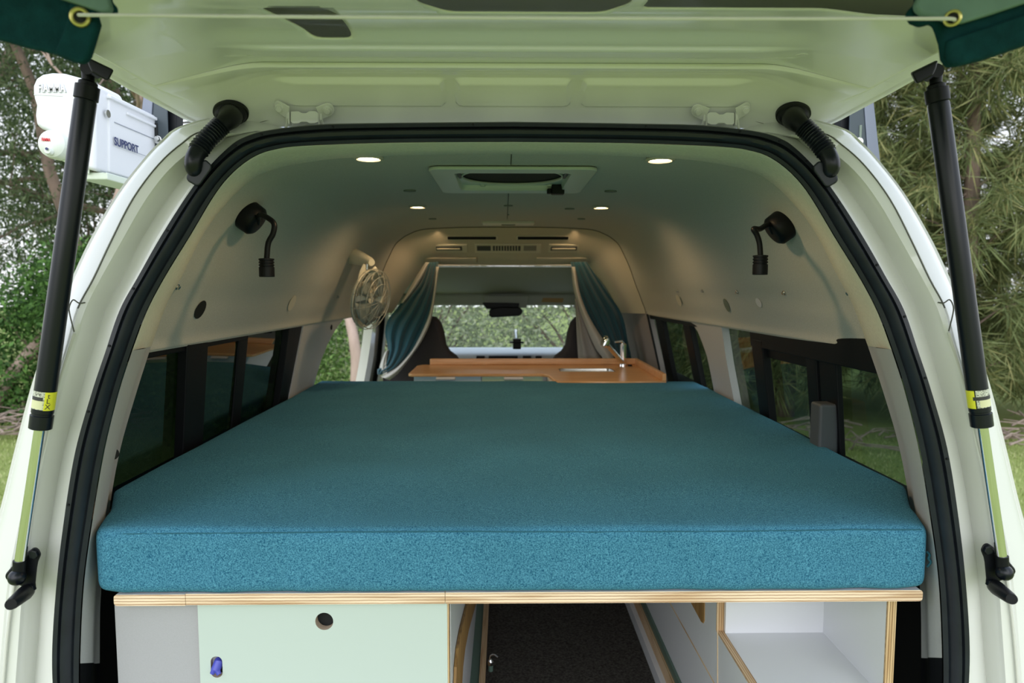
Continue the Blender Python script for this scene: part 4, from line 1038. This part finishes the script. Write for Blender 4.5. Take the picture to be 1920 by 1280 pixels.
# ---- fan
fn = empty('cabin_fan', P(652,480,3.02), 'pale swivel fan with a round wire guard mounted high on the left wall', 'fan')
fanm = mat('fan_plastic', (.74,.72,.60), .35)
mb = MB(); a, b = P(657,478,3.05), P(697,492,2.86)
mb.tube([a-(b-a)*.05, a, a.lerp(b,.08), a.lerp(b,.5), a.lerp(b,.9), b], [.030,.037,.037,.030,.020,.014], 24); mb.build('wall_mount', fanm, fn, smooth=True)
mb = MB(); mb.tube([P(689,490,2.87), P(688,505,2.87)], .008, 10); mb.build('swivel', steel, fn, smooth=True)
mb = MB()
mb.tube(cr([P(686,497,2.87), P(678,516,2.86), P(675,540,2.85), P(677,562,2.84)], 5), .014, 12, flat=.45); mb.tube(cr([P(706,503,2.90), P(696,516,2.88), P(686,540,2.86), P(680,562,2.84)], 5), .013, 12, flat=.45); mb.build('yoke', fanm, fn, smooth=True)
fc_ = P(692,560,2.86); fnrm = Vector((.90,-.30,-.18)).normalized()
mb = MB(); mb.tube([fc_-fnrm*.055, fc_-fnrm*.05, fc_-fnrm*.02, fc_+fnrm*.005], [.02,.03,.034,.028], 20); mb.disc(P(676,562,2.83), (0.2,-1,0), .020, .008, 18); mb.build('motor', fanm, fn, smooth=True)
cg = MB(); u = fnrm.orthogonal().normalized(); w = fnrm.cross(u)
for R, d in ((.128,.0),(.122,.02),(.10,.034),(.07,.042),(.122,-.02),(.09,-.032)): cg.loft(torus(fc_+fnrm*(d+.01), fnrm, R, .0016, 32, 6), closed=True)
for k in range(14):
    a = 2*PI*k/14; dv = u*math.cos(a)+w*math.sin(a)
    cg.tube([fc_+fnrm*.055+dv*.02, fc_+fnrm*.045+dv*.08, fc_+fnrm*.02+dv*.124, fc_-fnrm*.01+dv*.124, fc_-fnrm*.03+dv*.06], .0012, 6)
cg.build('wire_guard', mat('guard_grey', (.34,.36,.33), .3), fn, smooth=True)
mb = MB(); rr_ = [(.03,-.045),(.07,-.042),(.10,-.03),(.118,-.012),(.122,-.002)]; mb.loft([[fc_+fnrm*h_+(u*math.cos(2*PI*k/32)+w*math.sin(2*PI*k/32))*r_ for k in range(32)] for r_, h_ in rr_], closed=True); mb.build('rear_shroud', fanm, fn, smooth=True, rc=False).modifiers.new('s', 'SOLIDIFY').thickness = .002
bl = MB()
for k in range(4):
    rows_ = []
    for r_ in np.linspace(.02, .112, 6):
        row_ = []
        for t in np.linspace(-.5, .5, 6):
            a = 2*PI*k/4+t*1.25; row_.append(fc_+fnrm*(.01+.018*t)+(u*math.cos(a)+w*math.sin(a))*float(r_))
        rows_.append(row_)
    bl.loft(rows_)
fb = bl.build('fan_blades', mat('blade_grey', (.22,.26,.25), .35), fn, smooth=True, rc=False); m_ = fb.modifiers.new('s', 'SOLIDIFY'); m_.thickness = .0015
# ---- front overhead module
oc = empty('overhead_console', (0, 3.95, CZ+.2), 'beige overhead console with air vents between ceiling and cab', 'overhead console')
arcR = lining_row(3.775, 5)
nA = len(arcR); RT_ = resamp(arcR, 61)
def console_row(t):
    out = []
    tgt = resamp(cr([Vector((-.70, 4.17, CZ-.16)), Vector((-.675, 4.17, CZ-.125)), Vector((-.62, 4.17, CZ-.03)), Vector((-.56, 4.16, CZ+.05)), Vector((-.50, 4.16, CZ+.11)), Vector((-.44, 4.15, CZ+.126)), Vector((0, 4.15, CZ+.128)), Vector((.44, 4.15, CZ+.126)), Vector((.50, 4.16, CZ+.11)), Vector((.56, 4.16, CZ+.05)), Vector((.62, 4.17, CZ-.03)), Vector((.675, 4.17, CZ-.125)), Vector((.70, 4.17, CZ-.16))], 8), 61)
    for a, b in zip(RT_, tgt):
        p = a.lerp(b, t); zt = ss(t, 0, 1); p.z = lerp(a.z, b.z, t*.75+zt*.25); out.append(p)
    return out
mb = MB(); mb.loft([console_row(t) for t in (0,.02,.1,.2,.3,.4,.5,.6,.7,.8,.9,.97,1)])
mb.build('console_panel', lining2, oc, smooth=True, rc=False)
def con_pt(px, py, off=0):
    # point on console centre slope
    best = None
    for t in np.linspace(0, 1, 200):
        z = lerp(CZ+.325, CZ+.128, t*.75+ss(t, 0, 1)*.25); D = lerp(3.775, 4.15, t)
        q = P(px, py, D)
        if best is None or abs(q.z-z) < best[0]: best = (abs(q.z-z), t, D, z, q)
    _, t, D, z, q = best; return Vector((q.x, D, z))
def con_box(name, px0, py0, px1, py1, th, mm, par, off=0, bevel=.003):
    a = con_pt((px0+px1)/2, py0); b = con_pt((px0+px1)/2, py1)
    x0 = con_pt(px0, py0).x; x1 = con_pt(px1, py0).x
    d = (b-a); nn = Vector((0, -d.z, d.y)); nn = Vector((0, -abs(d.z), -abs(d.y))).normalized()
    c = [Vector((x0, a.y, a.z)), Vector((x1, a.y, a.z)), Vector((x1, b.y, b.z)), Vector((x0, b.y, b.z))]
    mb = MB(); mb.loft([[p+nn*off for p in c], [p+nn*(off+th) for p in c]], closed=True, cap=True); return mb.build(name, mm, par, bevel=bevel)
for x0, x1 in ((836,933),(968,1069)):
    o = con_box('air_vent', x0, 441, x1, 449, .004, creampl, oc, bevel=.002); con_box('vent_slot', x0+3, 442.5, x1-3, 447.5, .002, blackpl, o, off=.0035, bevel=0)
for x0, x1 in ((813,876),(1029,1092)):
    o = con_box('air_outlet', x0, 457, x1, 472, .006, creampl, oc, bevel=.003); con_box('outlet_louvre', x0+4, 460, x1-10, 467.5, .003, darkgrey, o, off=.005, bevel=.001); con_box('outlet_flap', x0+6, 463, x1-13, 465.5, .004, creampl, o, off=.007, bevel=.001)
o = con_box('control_panel', 890, 456, 1015, 473, .006, creampl, oc)
con_box('control_window', 894, 459, 920, 468, .003, darkgrey, o, off=.005, bevel=.001)
con_box('grille', 924, 459, 976, 468, .003, darkgrey, o, off=.005, bevel=.001)
mb = MB()
for k in range(9):
    a = con_pt(929+k*5.2, 459.5); b = con_pt(929+k*5.2, 467.5); mb.tube([a+Vector((0,-.008,-.006)), b+Vector((0,-.008,-.006))], .0028, 6)
mb.build('grille_bars', creampl, o)
con_box('control_window', 982, 459, 1006, 468, .003, mat('panel_grey', (.30,.29,.26), .6), o, off=.005, bevel=.001)
for x0, x1 in ((790,894),(1006,1113)):
    con_box('grab_shelf', x0, 481, x1, 490, .012, lining2, oc, bevel=.005)
# ---- cab roof and header
mb = MB(); mb.loft([[Vector((x, D, CZ+z+.0*abs(x))) for x in np.linspace(-.80, .80, 12)] for D, z in ((4.15,.115),(4.2,.125),(4.35,.10),(4.6,.03),(4.85,-.04),(4.92,-.055))])
cabr = struct(mb.build('trim_4', mat('cab_lining', (.42,.44,.38), .95), None, smooth=True, rc=False)); cabr['label'] = 'cab roof lining'
mb = MB()
for sg in (-1, 1):
    mb.loft([[Vector((sg*(.80), D, CZ+z)) for D in (4.15,4.6,4.95)] for z in (.16,-.15)])
    mb.loft([[Vector((sg*.80, 4.95, CZ-.15)), Vector((sg*.80, 4.85, CZ+.02))], [Vector((sg*.79, 5.35, CZ-.60)), Vector((sg*.79, 5.45, CZ-.60))]])
mb.build('cab_side', lining2, cabr, smooth=True, rc=False)
hd = MB(); hd.box((-.80, 4.90, CZ-.135), (.80, 4.99, CZ-.05)); hdo = hd.build('header_rail', mat('header_grey', (.42,.45,.40), .7), cabr, bevel=.02, seg=3)
mb = MB(); pts = [(905,556),(992,556),(988,590),(910,588)]
mb.loft([[P(x, y, 4.84) for x, y in ((904,554),(993,554),(987,577),(912,577))], [P(x, y, 4.97) for x, y in ((904,554),(993,554),(987,577),(912,577))]], closed=True, cap=True); mb.build('header_console', MT['header_grey'], cabr, bevel=.006)
mb = MB(); mb.loft([[P(x, y, 4.895) for x, y in ((1018,558),(1057,559),(1055,567),(1015,566))], [P(x, y, 4.905) for x, y in ((1018,558),(1057,559),(1055,567),(1015,566))]], closed=True, cap=True); mb.build('visor_label', mat('visor_label', (.42,.27,.10), .6), cabr)
mm = empty('rear_view_mirror', P(948,575,4.8), 'black interior mirror hanging at the top of the windscreen', 'mirror')
mb = MB(); mb.loft([[P(x, y, 4.80) for x, y in ((904,567),(974,568),(972,577),(912,579))], [P(x, y, 4.86) for x, y in ((904,567),(974,568),(972,577),(912,579))]], closed=True, cap=True); mb.build('mount', blackpl, mm, bevel=.006)
mb = MB(); pts = [(919,579),(940,575),(975,576),(980,581),(979,588),(974,592),(922,595),(917,592),(917,584)]
mb.loft([[P(x, y, 4.72) for x, y in pts], [P(x, y, 4.75) for x, y in pts]], closed=True, cap=True); mb.build('mirror_body', blackpl, mm, bevel=.008)
ws = MB(); ws.loft([[Vector((x, 5.02+.12*(1-(x/.8)**2)*0, CZ-.06)) for x in np.linspace(-.8,.8,10)], [Vector((x, 5.55, CZ-.62)) for x in np.linspace(-.8,.8,10)]]); wso = struct(ws.build('window_4', glass_clear, None, rc=False)); wso['label'] = 'windscreen'
V, F = rbox((-.80, 5.05, CZ-.85), (.80, 5.55, CZ-.492), .03, (12,8,8)); dsh = mesh_obj('dashboard', V, F, mat('dash_grey', (.50,.53,.56), .6), van)
for x0, x1 in ((893,909),(916,971),(980,996),(1004,1016)):
    a, b = P(x0, 669, 5.04), P(x1, 669, 5.04); mb = MB(); mb.box((a.x, 5.035, CZ-.56), (b.x, 5.06, CZ-.512)); mb.build('dash_vent', blackpl, dsh, bevel=.004)
swc = P(1088,712,4.72); stw = MB(); stw.loft(torus(swc, (0,-.55,.83), .19, .013, 40, 10), closed=True)
sw_o = stw.build('steering_wheel', mat('wheel_grey', (.10,.12,.14), .5), van, smooth=True)
mb = MB(); mb.disc(swc+Vector((0,.03,-.05)), (0,-.55,.83), .06, .04, 20); mb.tube([swc+Vector((-.18,0,0)), swc+Vector((0,.02,-.03)), swc+Vector((.18,0,0))], .014, 8); mb.build('wheel_hub', MT['wheel_grey'], sw_o, smooth=True)
ph = empty('phone_mount', P(968,640,5.0), 'black and silver phone holder stuck low on the middle of the windscreen', 'phone holder')
mb = MB(); q = P(967,625,4.98); mb.tube([q+Vector((0,.06,.01)), q, P(968,636,4.92)], [.018,.014,.010], 14); mb.build('suction_cup', steel, ph, smooth=True)
mb = MB(); a = P(969,640,4.88); mb.box((a.x-.028, 4.87, a.z-.055), (a.x+.030, 4.90, a.z+.02)); mb.box((a.x-.05, 4.86, a.z-.012), (a.x+.05, 4.905, a.z+.000)); mb.build('clamp', blackpl, ph, bevel=.004)
# ---- seats
def seat(cx, label, arms=0):
    e = empty('car_seat', (cx, 4.25, FZ), label, 'car seat', 'front seats')
    prof = [(.27,-.95),(.275,-.60),(.262,-.47),(.235,-.43),(.195,-.40),(.17,-.36),(.158,-.28),(.138,-.22),(.11,-.190),(.06,-.178)]
    o1, o2 = (.20, .3) if cx > 0 else (.3, .22)
    pts = [(cx+min(a, o1), CZ+b) for a, b in prof]+[(cx-min(a, o2), CZ+b) for a, b in prof[::-1]]
    mb = MB(); mb.prism(pts, 4.17, 4.30); mb.build('backrest', seatm, e, bevel=.035, seg=4)
    V, F = rbox((cx-.20, 4.2, FZ+.25), (cx+.19, 4.75, FZ+.42), .05, (8,8,8)); mesh_obj('seat_cushion', V, F, seatm, e)
    mb = MB(); mb.box((cx-.18, 4.2, FZ), (cx+.18, 4.65, FZ+.26)); mb.build('seat_base', blackpl, e, bevel=.02)
seat(-.548, 'dark grey passenger seat back behind the left curtain')
seat(.535, 'dark grey driver seat back behind the right curtain by the steering wheel')
# ---- curtains
rail = MB().tube([P(798,497,4.06), P(1092,497,4.06)], .0035, 8).build('curtain_rail', whitepl, None, smooth=True)
tag(rail, 'thin pale curtain rail across the opening to the cab', 'curtain rail')
def curtain(name, Lp, Rp, D, m_, par, folds=5, amp=.012, n=26, th=.003, ph=0):
    A = resamp(cr([Vector((x, y, 0)) for x, y in Lp], 6), n); B = resamp(cr([Vector((x, y, 0)) for x, y in Rp], 6), n)
    mb = MB(); rows = []
    for i, (a, b) in enumerate(zip(A, B)):
        r = []
        for k in range(33):
            t = k/32; q = a.lerp(b, t); f = math.sin(t*folds*2*PI+i*.05+ph)*amp*(.5+.5*math.sin(PI*i/(n-1)))+math.sin(t*PI)*-.03
            r.append(P(q.x, q.y, D+f))
        rows.append(r)
    mb.loft(rows); o = mb.build(name, m_, par, smooth=True, rc=False)
    s_ = o.modifiers.new('s', 'SOLIDIFY'); s_.thickness = th; s_.offset = 0; return o
cl = empty('curtain', P(770,600,4.0), 'teal curtain tied back in a sweep at the left of the cab opening', 'curtain', 'cab curtains')
curtain('curtain_cloth', [(801,492),(786,530),(762,555),(744,578),(727,600),(722,625),(727,650),(722,680),(708,692),(708,702)], [(822,491),(817,520),(813,555),(805,590),(792,622),(775,655),(752,684),(735,697),(716,702)], 4.00, curt, cl, 3.5, .016)
curtain('curtain_lining', [(818,500),(812,555),(804,592),(790,625),(772,658),(748,685),(730,697),(714,706)], [(823,500),(818,540),(812,580),(806,606),(790,640),(768,672),(746,700),(730,712)], 3.985, curtl, cl, 1, .004)
curtain('curtain_lining', [(798,492),(780,520),(764,548),(752,568)], [(806,492),(792,520),(776,545),(756,568)], 3.99, curtl, cl, 1, .003)
curtain('curtain_tail', [(722,660),(715,678),(712,690),(716,704)], [(729,655),(726,672),(728,690),(730,704)], 4.0, curtl, cl, 2, .006)
cr_ = empty('curtain', P(1130,600,4.0), 'dark navy teal curtain tied back at the right of the cab opening, with pale lining', 'curtain', 'cab curtains')
curtain('curtain_cloth', [(1070,491),(1080,530),(1092,562),(1104,592),(1118,618),(1134,642),(1146,668),(1158,712)], [(1100,491),(1122,524),(1142,553),(1160,578),(1170,602),(1177,640),(1184,672),(1186,712)], 4.00, curt, cr_, 3.5, .014)
curtain('curtain_lining', [(1072,500),(1074,530),(1080,560),(1090,590),(1104,625),(1118,655),(1130,672),(1136,712)], [(1078,500),(1086,545),(1096,575),(1108,600),(1124,626),(1140,650),(1152,672),(1162,712)], 3.985, curtl, cr_, 1, .004)
curtain('curtain_fold', [(1078,560),(1080,600),(1082,640),(1084,672),(1084,712)], [(1082,560),(1096,600),(1112,640),(1128,672),(1140,712)], 4.01, MT['curtain_back'] if 'curtain_back' in MT else mat('curtain_back', (.30,.30,.30), .9), cr_, 2, .010)
# ================================================================== OUTSIDE
def leafmat(name, cols, rough=.7, trans=.25):
    m = bpy.data.materials.new(name); m.use_nodes = True; nt = m.node_tree; b = nt.nodes['Principled BSDF']
    g = nt.nodes.new('ShaderNodeNewGeometry'); r = nt.nodes.new('ShaderNodeValToRGB')
    r.color_ramp.elements[0].color = (*cols[0], 1); r.color_ramp.elements[1].color = (*cols[-1], 1)
    for i, c in enumerate(cols[1:-1]):
        e = r.color_ramp.elements.new((i+1)/(len(cols)-1)); e.color = (*c, 1)
    nt.links.new(g.outputs['Random Per Island'], r.inputs['Fac']); nt.links.new(r.outputs['Color'], b.inputs['Base Color'])
    b.inputs['Roughness'].default_value = rough; b.inputs['Specular IOR Level'].default_value = .3
    t = nt.nodes.new('ShaderNodeBsdfTranslucent'); nt.links.new(r.outputs['Color'], t.inputs['Color'])
    mx = nt.nodes.new('ShaderNodeMixShader'); mx.inputs['Fac'].default_value = trans
    nt.links.new(b.outputs[0], mx.inputs[1]); nt.links.new(t.outputs[0], mx.inputs[2]); nt.links.new(mx.outputs[0], nt.nodes['Material Output'].inputs['Surface'])
    return m
gumleaf = leafmat('gum_leaves', [(.03,.055,.022),(.06,.10,.035),(.11,.15,.06),(.17,.21,.11)])
bushleaf = leafmat('bush_leaves', [(.025,.06,.015),(.05,.12,.025),(.09,.20,.04),(.16,.30,.07)])
needle = leafmat('casuarina_needles', [(.10,.13,.05),(.16,.20,.075),(.24,.27,.11),(.34,.31,.13)])
hedgeleaf = leafmat('hedge_leaves', [(.05,.10,.02),(.10,.19,.045),(.18,.30,.08),(.26,.38,.12)])
scrubleaf = leafmat('scrub_leaves', [(.20,.25,.15),(.30,.36,.22),(.42,.47,.32),(.55,.54,.42)])
grassleaf = leafmat('grass_blades', [(.22,.28,.08),(.32,.39,.12),(.42,.47,.19),(.50,.50,.26)])
bark = mat('bark', (.23,.16,.12), .9, nscale=9, color2=(.10,.075,.055), stretch=(1,1,.25), bump=.6, bscale=30)
barkp = mat('pale_bark', (.48,.36,.30), .9, nscale=8, color2=(.30,.21,.17), stretch=(1,1,.3))
twigm = mat('dry_twigs', (.34,.26,.21), .9, nscale=20, namt=.4)
rng = np.random.default_rng(5)
def leafmesh(name, centers, per, spread, ln, wd, m, parent=None, droop=0.0, dirs=None, stuff=False):
    C0 = np.repeat(np.asarray(centers, float), per, axis=0); N = len(C0)
    d = rng.normal(size=(N,3)); d /= np.linalg.norm(d, axis=1)[:,None]
    pos = C0+d*(rng.random((N,1))**.5)*np.asarray(spread)
    a = rng.normal(size=(N,3))*(1-droop); a[:,2] -= droop*1.8
    if dirs is not None: a += np.repeat(np.asarray(dirs, float), per, axis=0)
    a /= np.linalg.norm(a, axis=1)[:,None]
    b = np.cross(a, rng.normal(size=(N,3))); b /= np.linalg.norm(b, axis=1)[:,None]
    L = ln*(.6+.8*rng.random((N,1))); W = wd*(.6+.8*rng.random((N,1)))
    v = np.stack([pos, pos+a*L*.5+b*W*.5, pos+a*L, pos+a*L*.5-b*W*.5], axis=1).reshape(-1,3)
    me = bpy.data.meshes.new(name); me.vertices.add(4*N); me.vertices.foreach_set('co', v.ravel())
    me.loops.add(4*N); me.loops.foreach_set('vertex_index', np.arange(4*N)); me.polygons.add(N)
    me.polygons.foreach_set('loop_start', np.arange(0, 4*N, 4)); me.update(calc_edges=True); me.materials.append(m)
    o = bpy.data.objects.new(name, me); COL.objects.link(o)
    if parent is not None: setpar(o, parent)
    return o
def branch(mb, p, d, L, r, depth, tips, wob=.25, split=3, up=.1):
    pts = [Vector(p)]; dd = Vector(d).normalized(); n = 6
    for i in range(n):
        dd = (dd+Vector((random.gauss(0,wob), random.gauss(0,wob), random.gauss(0,wob)+up))*.4).normalized(); pts.append(pts[-1]+dd*(L/n))
    mb.tube(pts, [lerp(r, r*.45, i/n) for i in range(n+1)], 7)
    if depth == 0: tips += pts[2:]; return
    for k in range(split):
        i = random.randint(2, n); q = pts[i]
        nd = (dd+Vector((random.gauss(0,.7), random.gauss(0,.7), random.gauss(0,.5)))).normalized()
        branch(mb, q, nd, L*random.uniform(.55,.75), r*.5, depth-1, tips, wob, split, up)
def tree(label, x, y, h, lean, r, leaf, per, spread, ln, wd, group, name='gum_tree', bk=None, depth=3, split=4, droop=.3, crown=.35, cat='tree', seed=1, fill=330):
    random.seed(seed); e = empty(name, (x, y, 0), label, cat, group)
    mb = MB(); tips = []
    pts = [Vector((x,y,0))]; d = Vector((lean[0], lean[1], 1)).normalized()
    for i in range(8):
        d = (d+Vector((random.gauss(0,.12), random.gauss(0,.12), .02))).normalized(); pts.append(pts[-1]+d*h/8)
    mb.tube(cr(pts, 3), [lerp(r*1.2, r*.3, k/24) for k in range(25)], 10)
    for k in range(7):
        t = random.uniform(crown, .98); q = pts[min(7, int(t*8))].lerp(pts[min(8, int(t*8)+1)], t*8-int(t*8))
        a = random.uniform(0, 2*PI); branch(mb, q, (math.cos(a), math.sin(a), random.uniform(.1,.6)), h*.30, r*.4, depth-1, tips, .3, split)
    mb.build('trunk', bk or bark, e, smooth=True, rc=False)
    cs = [tuple(t) for t in tips]
    top = pts[6]; cw = h*.24
    for _ in range(fill):
        v = Vector((random.gauss(0,1), random.gauss(0,1), random.gauss(0,1))).normalized()*random.random()**.4
        cs.append((top.x+v.x*cw, top.y+v.y*cw*.7, max(1.0, h*.55+v.z*h*.42)))
    leafmesh('foliage', cs, per, spread, ln, wd, leaf, e, droop)
    return e
def bush(label, x, y, w, d, h, leaf, n, per, ln, wd, group, name='shrub', droop=0, seed=1, stems=8, cat='shrub', z0=.1):
    random.seed(seed); e = empty(name, (x, y, 0), label, cat, group); mb = MB(); cs = []
    for k in range(n):
        a = random.uniform(0, 2*PI); q = random.uniform(0,1)**.5; zz = random.uniform(0,1)
        sc = (1-zz**2.2*.6); cs.append((x+math.cos(a)*q*w/2*sc, y+math.sin(a)*q*d/2*sc, z0+zz*h))
    for k in range(stems):
        c = random.choice(cs); mb.tube(cr([(x+random.uniform(-.3,.3)*w*.5, y+random.uniform(-.2,.2)*d, 0), ((x+c[0])/2, (y+c[1])/2, c[2]*.55), c], 4), [.035*(1-.8*i/8) for i in range(9)], 6)
    mb.build('stem', bark, e, smooth=True, rc=False)
    leafmesh('foliage', cs, per, (.35,.35,.35), ln, wd, leaf, e, droop)
    return e
# ground
gm = mat('lawn', (.31,.36,.12), 1, spec=.1, nscale=1.6, color2=(.22,.27,.075), rampa=.35, rampb=.7, bump=.6, bscale=60)
nt = gm.node_tree
g = MB(); g.loft([[Vector((x, y, 0)) for x in np.linspace(-60, 60, 13)] for y in np.linspace(-60, 60, 13)])
gr = struct(g.build('ground', gm, None, rc=False)); gr['label'] = 'lawn'
def scatter(name, x0, x1, y0, y1, n, ln, wd, m, label, cat, zlift=0):
    c = np.stack([rng.uniform(x0,x1,n), rng.uniform(y0,y1,n), np.full(n, zlift)], axis=1)
    dr = np.tile(np.array([[0,0,2.2]]), (n,1))
    o = leafmesh(name, c, 1, (.001,.001,.001), ln, wd, m, None, 0, dr); tag(o, label, cat); o['kind'] = 'stuff'; return o
scatter('grass', -9, -1.2, 1.0, 9.5, 60000, .045, .010, grassleaf, 'short green lawn grass on the left of the van', 'grass')
scatter('grass', 1.2, 8, 1.5, 8.0, 40000, .045, .010, grassleaf, 'short green lawn grass on the right of the van', 'grass')
G = 'trees around the van'
# left: gum trees with sky gaps
tree('rough barked gum tree leaning at the far left edge of the view', -9.4, 10.2, 9, (.12,0), .09, gumleaf, 24, (.45,.45,.45), .10, .022, G, seed=3, crown=.3)
tree('gum tree behind the left gas strut', -6.4, 11.0, 10, (-.1,0), .10, gumleaf, 24, (.5,.5,.5), .10, .022, G, seed=11, crown=.28)
tree('slim gum tree behind the awning box', -5.0, 12.6, 10, (.12,.05), .12, gumleaf, 26, (.5,.5,.5), .10, .024, G, seed=23, crown=.25)
tree('distant gum tree further left beyond the shrubs', -12.0, 14.5, 11, (.1,0), .2, gumleaf, 26, (.6,.6,.6), .13, .03, G, seed=31, crown=.25)
tree('far gum tree rising between the awning and van roof', -7.6, 16.5, 12, (0,0), .2, gumleaf, 26, (.65,.65,.65), .14, .03, G, seed=37, crown=.2)
tree('bare reddish trunk leaning across behind the left strut', -6.9, 9.0, 6.5, (.62,.1), .075, gumleaf, 10, (.4,.4,.4), .09, .02, G, seed=41, crown=.6, bk=barkp, depth=2, split=2, fill=0)
for i, (x, y, w_, h_, lb) in enumerate(((-10.5,17.5,5.5,9,'tall dense dark tree far behind the left strut'), (-6.0,19.0,5.5,9.5,'tall dense dark tree far behind the awning box'), (-17.5,17.5,4.6,8.5,'tall dense dark tree at the far left background'))):
    bush(lb, x, y, w_, 2.5, h_, gumleaf, 420, 60, .15, .05, G, name='dense_tree', seed=50+i, stems=14, cat='tree', z0=.3)
BG = 'shrubs around the van'
bush('dark green leafy shrub at the left edge of the lawn', -8.2, 9.0, 3.0, 1.6, 2.3, bushleaf, 260, 60, .075, .035, BG, seed=5)
bush('dark green leafy shrub behind the left strut', -5.9, 9.4, 2.6, 1.6, 2.1, bushleaf, 260, 60, .075, .035, BG, seed=6)
bush('dense shrub seen between strut and shrub line further back', -10.6, 10.6, 3.2, 1.6, 2.8, bushleaf, 200, 50, .09, .04, BG, seed=7)
bush('bright green hedge seen through the open sliding door', -2.9, 8.2, 2.3, 1.5, 2.35, hedgeleaf, 520, 60, .055, .028, BG, seed=8, z0=.05)
tk = MB(); tk.tube(cr([Vector((-1.62,7.0,0)), P(668,700,7.0), P(664,640,7.0), P(656,600,7.05), P(652,560,7.1), P(640,470,7.2), P(600,380,7.3)], 5), [.062-.0008*k for k in range(31)], 12)
tko = empty('slim_tree', (-1.62, 7.0, 0), 'slim pale pinkish tree trunk seen through the open sliding door', 'tree'); tk.build('trunk', barkp, tko, smooth=True)
leafmesh('foliage', [tuple(P(600+random.uniform(-60,60), 370+random.uniform(-40,40), 7.3)) for _ in range(40)], 40, (.3,.3,.3), .09, .025, gumleaf, tko, .2)
# twigs and leaf litter
tw = MB()
random.seed(9)
for k in range(150):
    x = random.uniform(-8.5,-4.6); y = random.uniform(7.7,8.6); a = random.uniform(0, PI); L = random.uniform(.3,1.1); z = random.uniform(.02,.28)
    tw.tube([(x,y,z), (x+math.cos(a)*L*.5, y+math.sin(a)*L*.3, z+random.uniform(-.02,.10)), (x+math.cos(a)*L, y+math.sin(a)*L*.5, max(.01, z+random.uniform(-.1,.12)))], [.014,.010,.004], 5)
o = tw.build('fallen_twigs', twigm, None, smooth=True, rc=False); tag(o, 'tangle of dry fallen twigs along the lawn edge under the left shrubs', 'twigs'); o['kind'] = 'stuff'
tw = MB()
for k in range(150):
    x = random.uniform(2.6,8.5); y = random.uniform(7.0,8.0); a = random.uniform(0, PI); L = random.uniform(.3,.9); z = random.uniform(.02,.22)
    tw.tube([(x,y,z), (x+math.cos(a)*L*.5, y+math.sin(a)*L*.3, z+random.uniform(-.02,.10)), (x+math.cos(a)*L, y+math.sin(a)*L*.5, max(.01, z+random.uniform(-.1,.12)))], [.014,.010,.004], 5)
o = tw.build('fallen_twigs', twigm, None, smooth=True, rc=False); tag(o, 'strip of dry brown litter along the lawn edge under the right casuarinas', 'twigs'); o['kind'] = 'stuff'
# right: casuarinas with drooping needles
def casuarina(label, x, y, h, seed, n=330, w=3.0):
    random.seed(seed); e = empty('casuarina_tree', (x, y, 0), label, 'tree', G); mb = MB(); cs = []; dr = []
    mb.tube(cr([Vector((x,y,0)), Vector((x+.1,y,h*.4)), Vector((x-.1,y,h))], 6), [.14*(1-.8*i/12) for i in range(13)], 9)
    for k in range(n):
        z = random.uniform(.5, h); a = random.uniform(0, 2*PI); q = random.uniform(.3,1)*w/2*(1-(z/h)**2*.5)
        c = (x+math.cos(a)*q, y+math.sin(a)*q*.7, z); cs.append(c); dr.append((math.cos(a)*.7, math.sin(a)*.5, random.uniform(-.6,.2)))
        if k % 9 == 0: mb.tube([(x, y, z-.5*q), (x+math.cos(a)*q*.5, y+math.sin(a)*q*.35, z-.15*q), c], [.018,.012,.005], 5)
    mb.build('trunk', bark, e, smooth=True, rc=False)
    leafmesh('foliage', cs, 120, (.14,.14,.16), .36, .014, needle, e, .25, dr)
casuarina('drooping casuarina nearest the right gas strut', 5.6, 8.4, 7.5, 3)
casuarina('drooping casuarina at the far right edge of the view', 7.9, 8.8, 7.5, 4)
casuarina('casuarina behind the right edge of the van', 3.9, 9.4, 7, 5)
casuarina('tall casuarina in the second row on the right', 6.8, 11.0, 9, 6, 380, 3.6)
casuarina('tall casuarina in the second row seen beyond the right roof bracket', 4.4, 11.8, 9, 7, 380, 3.6)
# scrub ahead, seen through the windscreen
bush('pale olive scrub straight ahead beyond the windscreen on the left', -1.5, 11.0, 3.6, 1.6, 3.2, scrubleaf, 420, 60, .09, .03, BG, seed=12, z0=.05, stems=26)
bush('pale olive scrub straight ahead beyond the windscreen on the right', 1.5, 10.6, 3.6, 1.6, 3.2, scrubleaf, 420, 60, .09, .03, BG, seed=13, z0=.05, stems=40)
# ================================================================== LIGHT
w = bpy.data.worlds.new('world'); S.world = w; w.use_nodes = True; nt = w.node_tree
bg = nt.nodes['Background']; tc = nt.nodes.new('ShaderNodeTexCoord'); sp = nt.nodes.new('ShaderNodeSeparateXYZ'); rp = nt.nodes.new('ShaderNodeValToRGB')
nt.links.new(tc.outputs['Generated'], sp.inputs[0]); nt.links.new(sp.outputs['Z'], rp.inputs['Fac'])
rp.color_ramp.elements[0].position = 0; rp.color_ramp.elements[0].color = (.95,.97,1.0,1)
rp.color_ramp.elements[1].position = 1; rp.color_ramp.elements[1].color = (.62,.76,1.0,1)
nt.links.new(rp.outputs['Color'], bg.inputs['Color']); bg.inputs['Strength'].default_value = 1.35
sl = bpy.data.lights.new('sun', 'SUN'); sl.energy = 1.5; sl.angle = math.radians(70); sl.color = (1,.98,.95)
so_ = bpy.data.objects.new('sun', sl); COL.objects.link(so_); so_.rotation_euler = Vector((.12,.8,-.55)).to_track_quat('-Z', 'Y').to_euler()
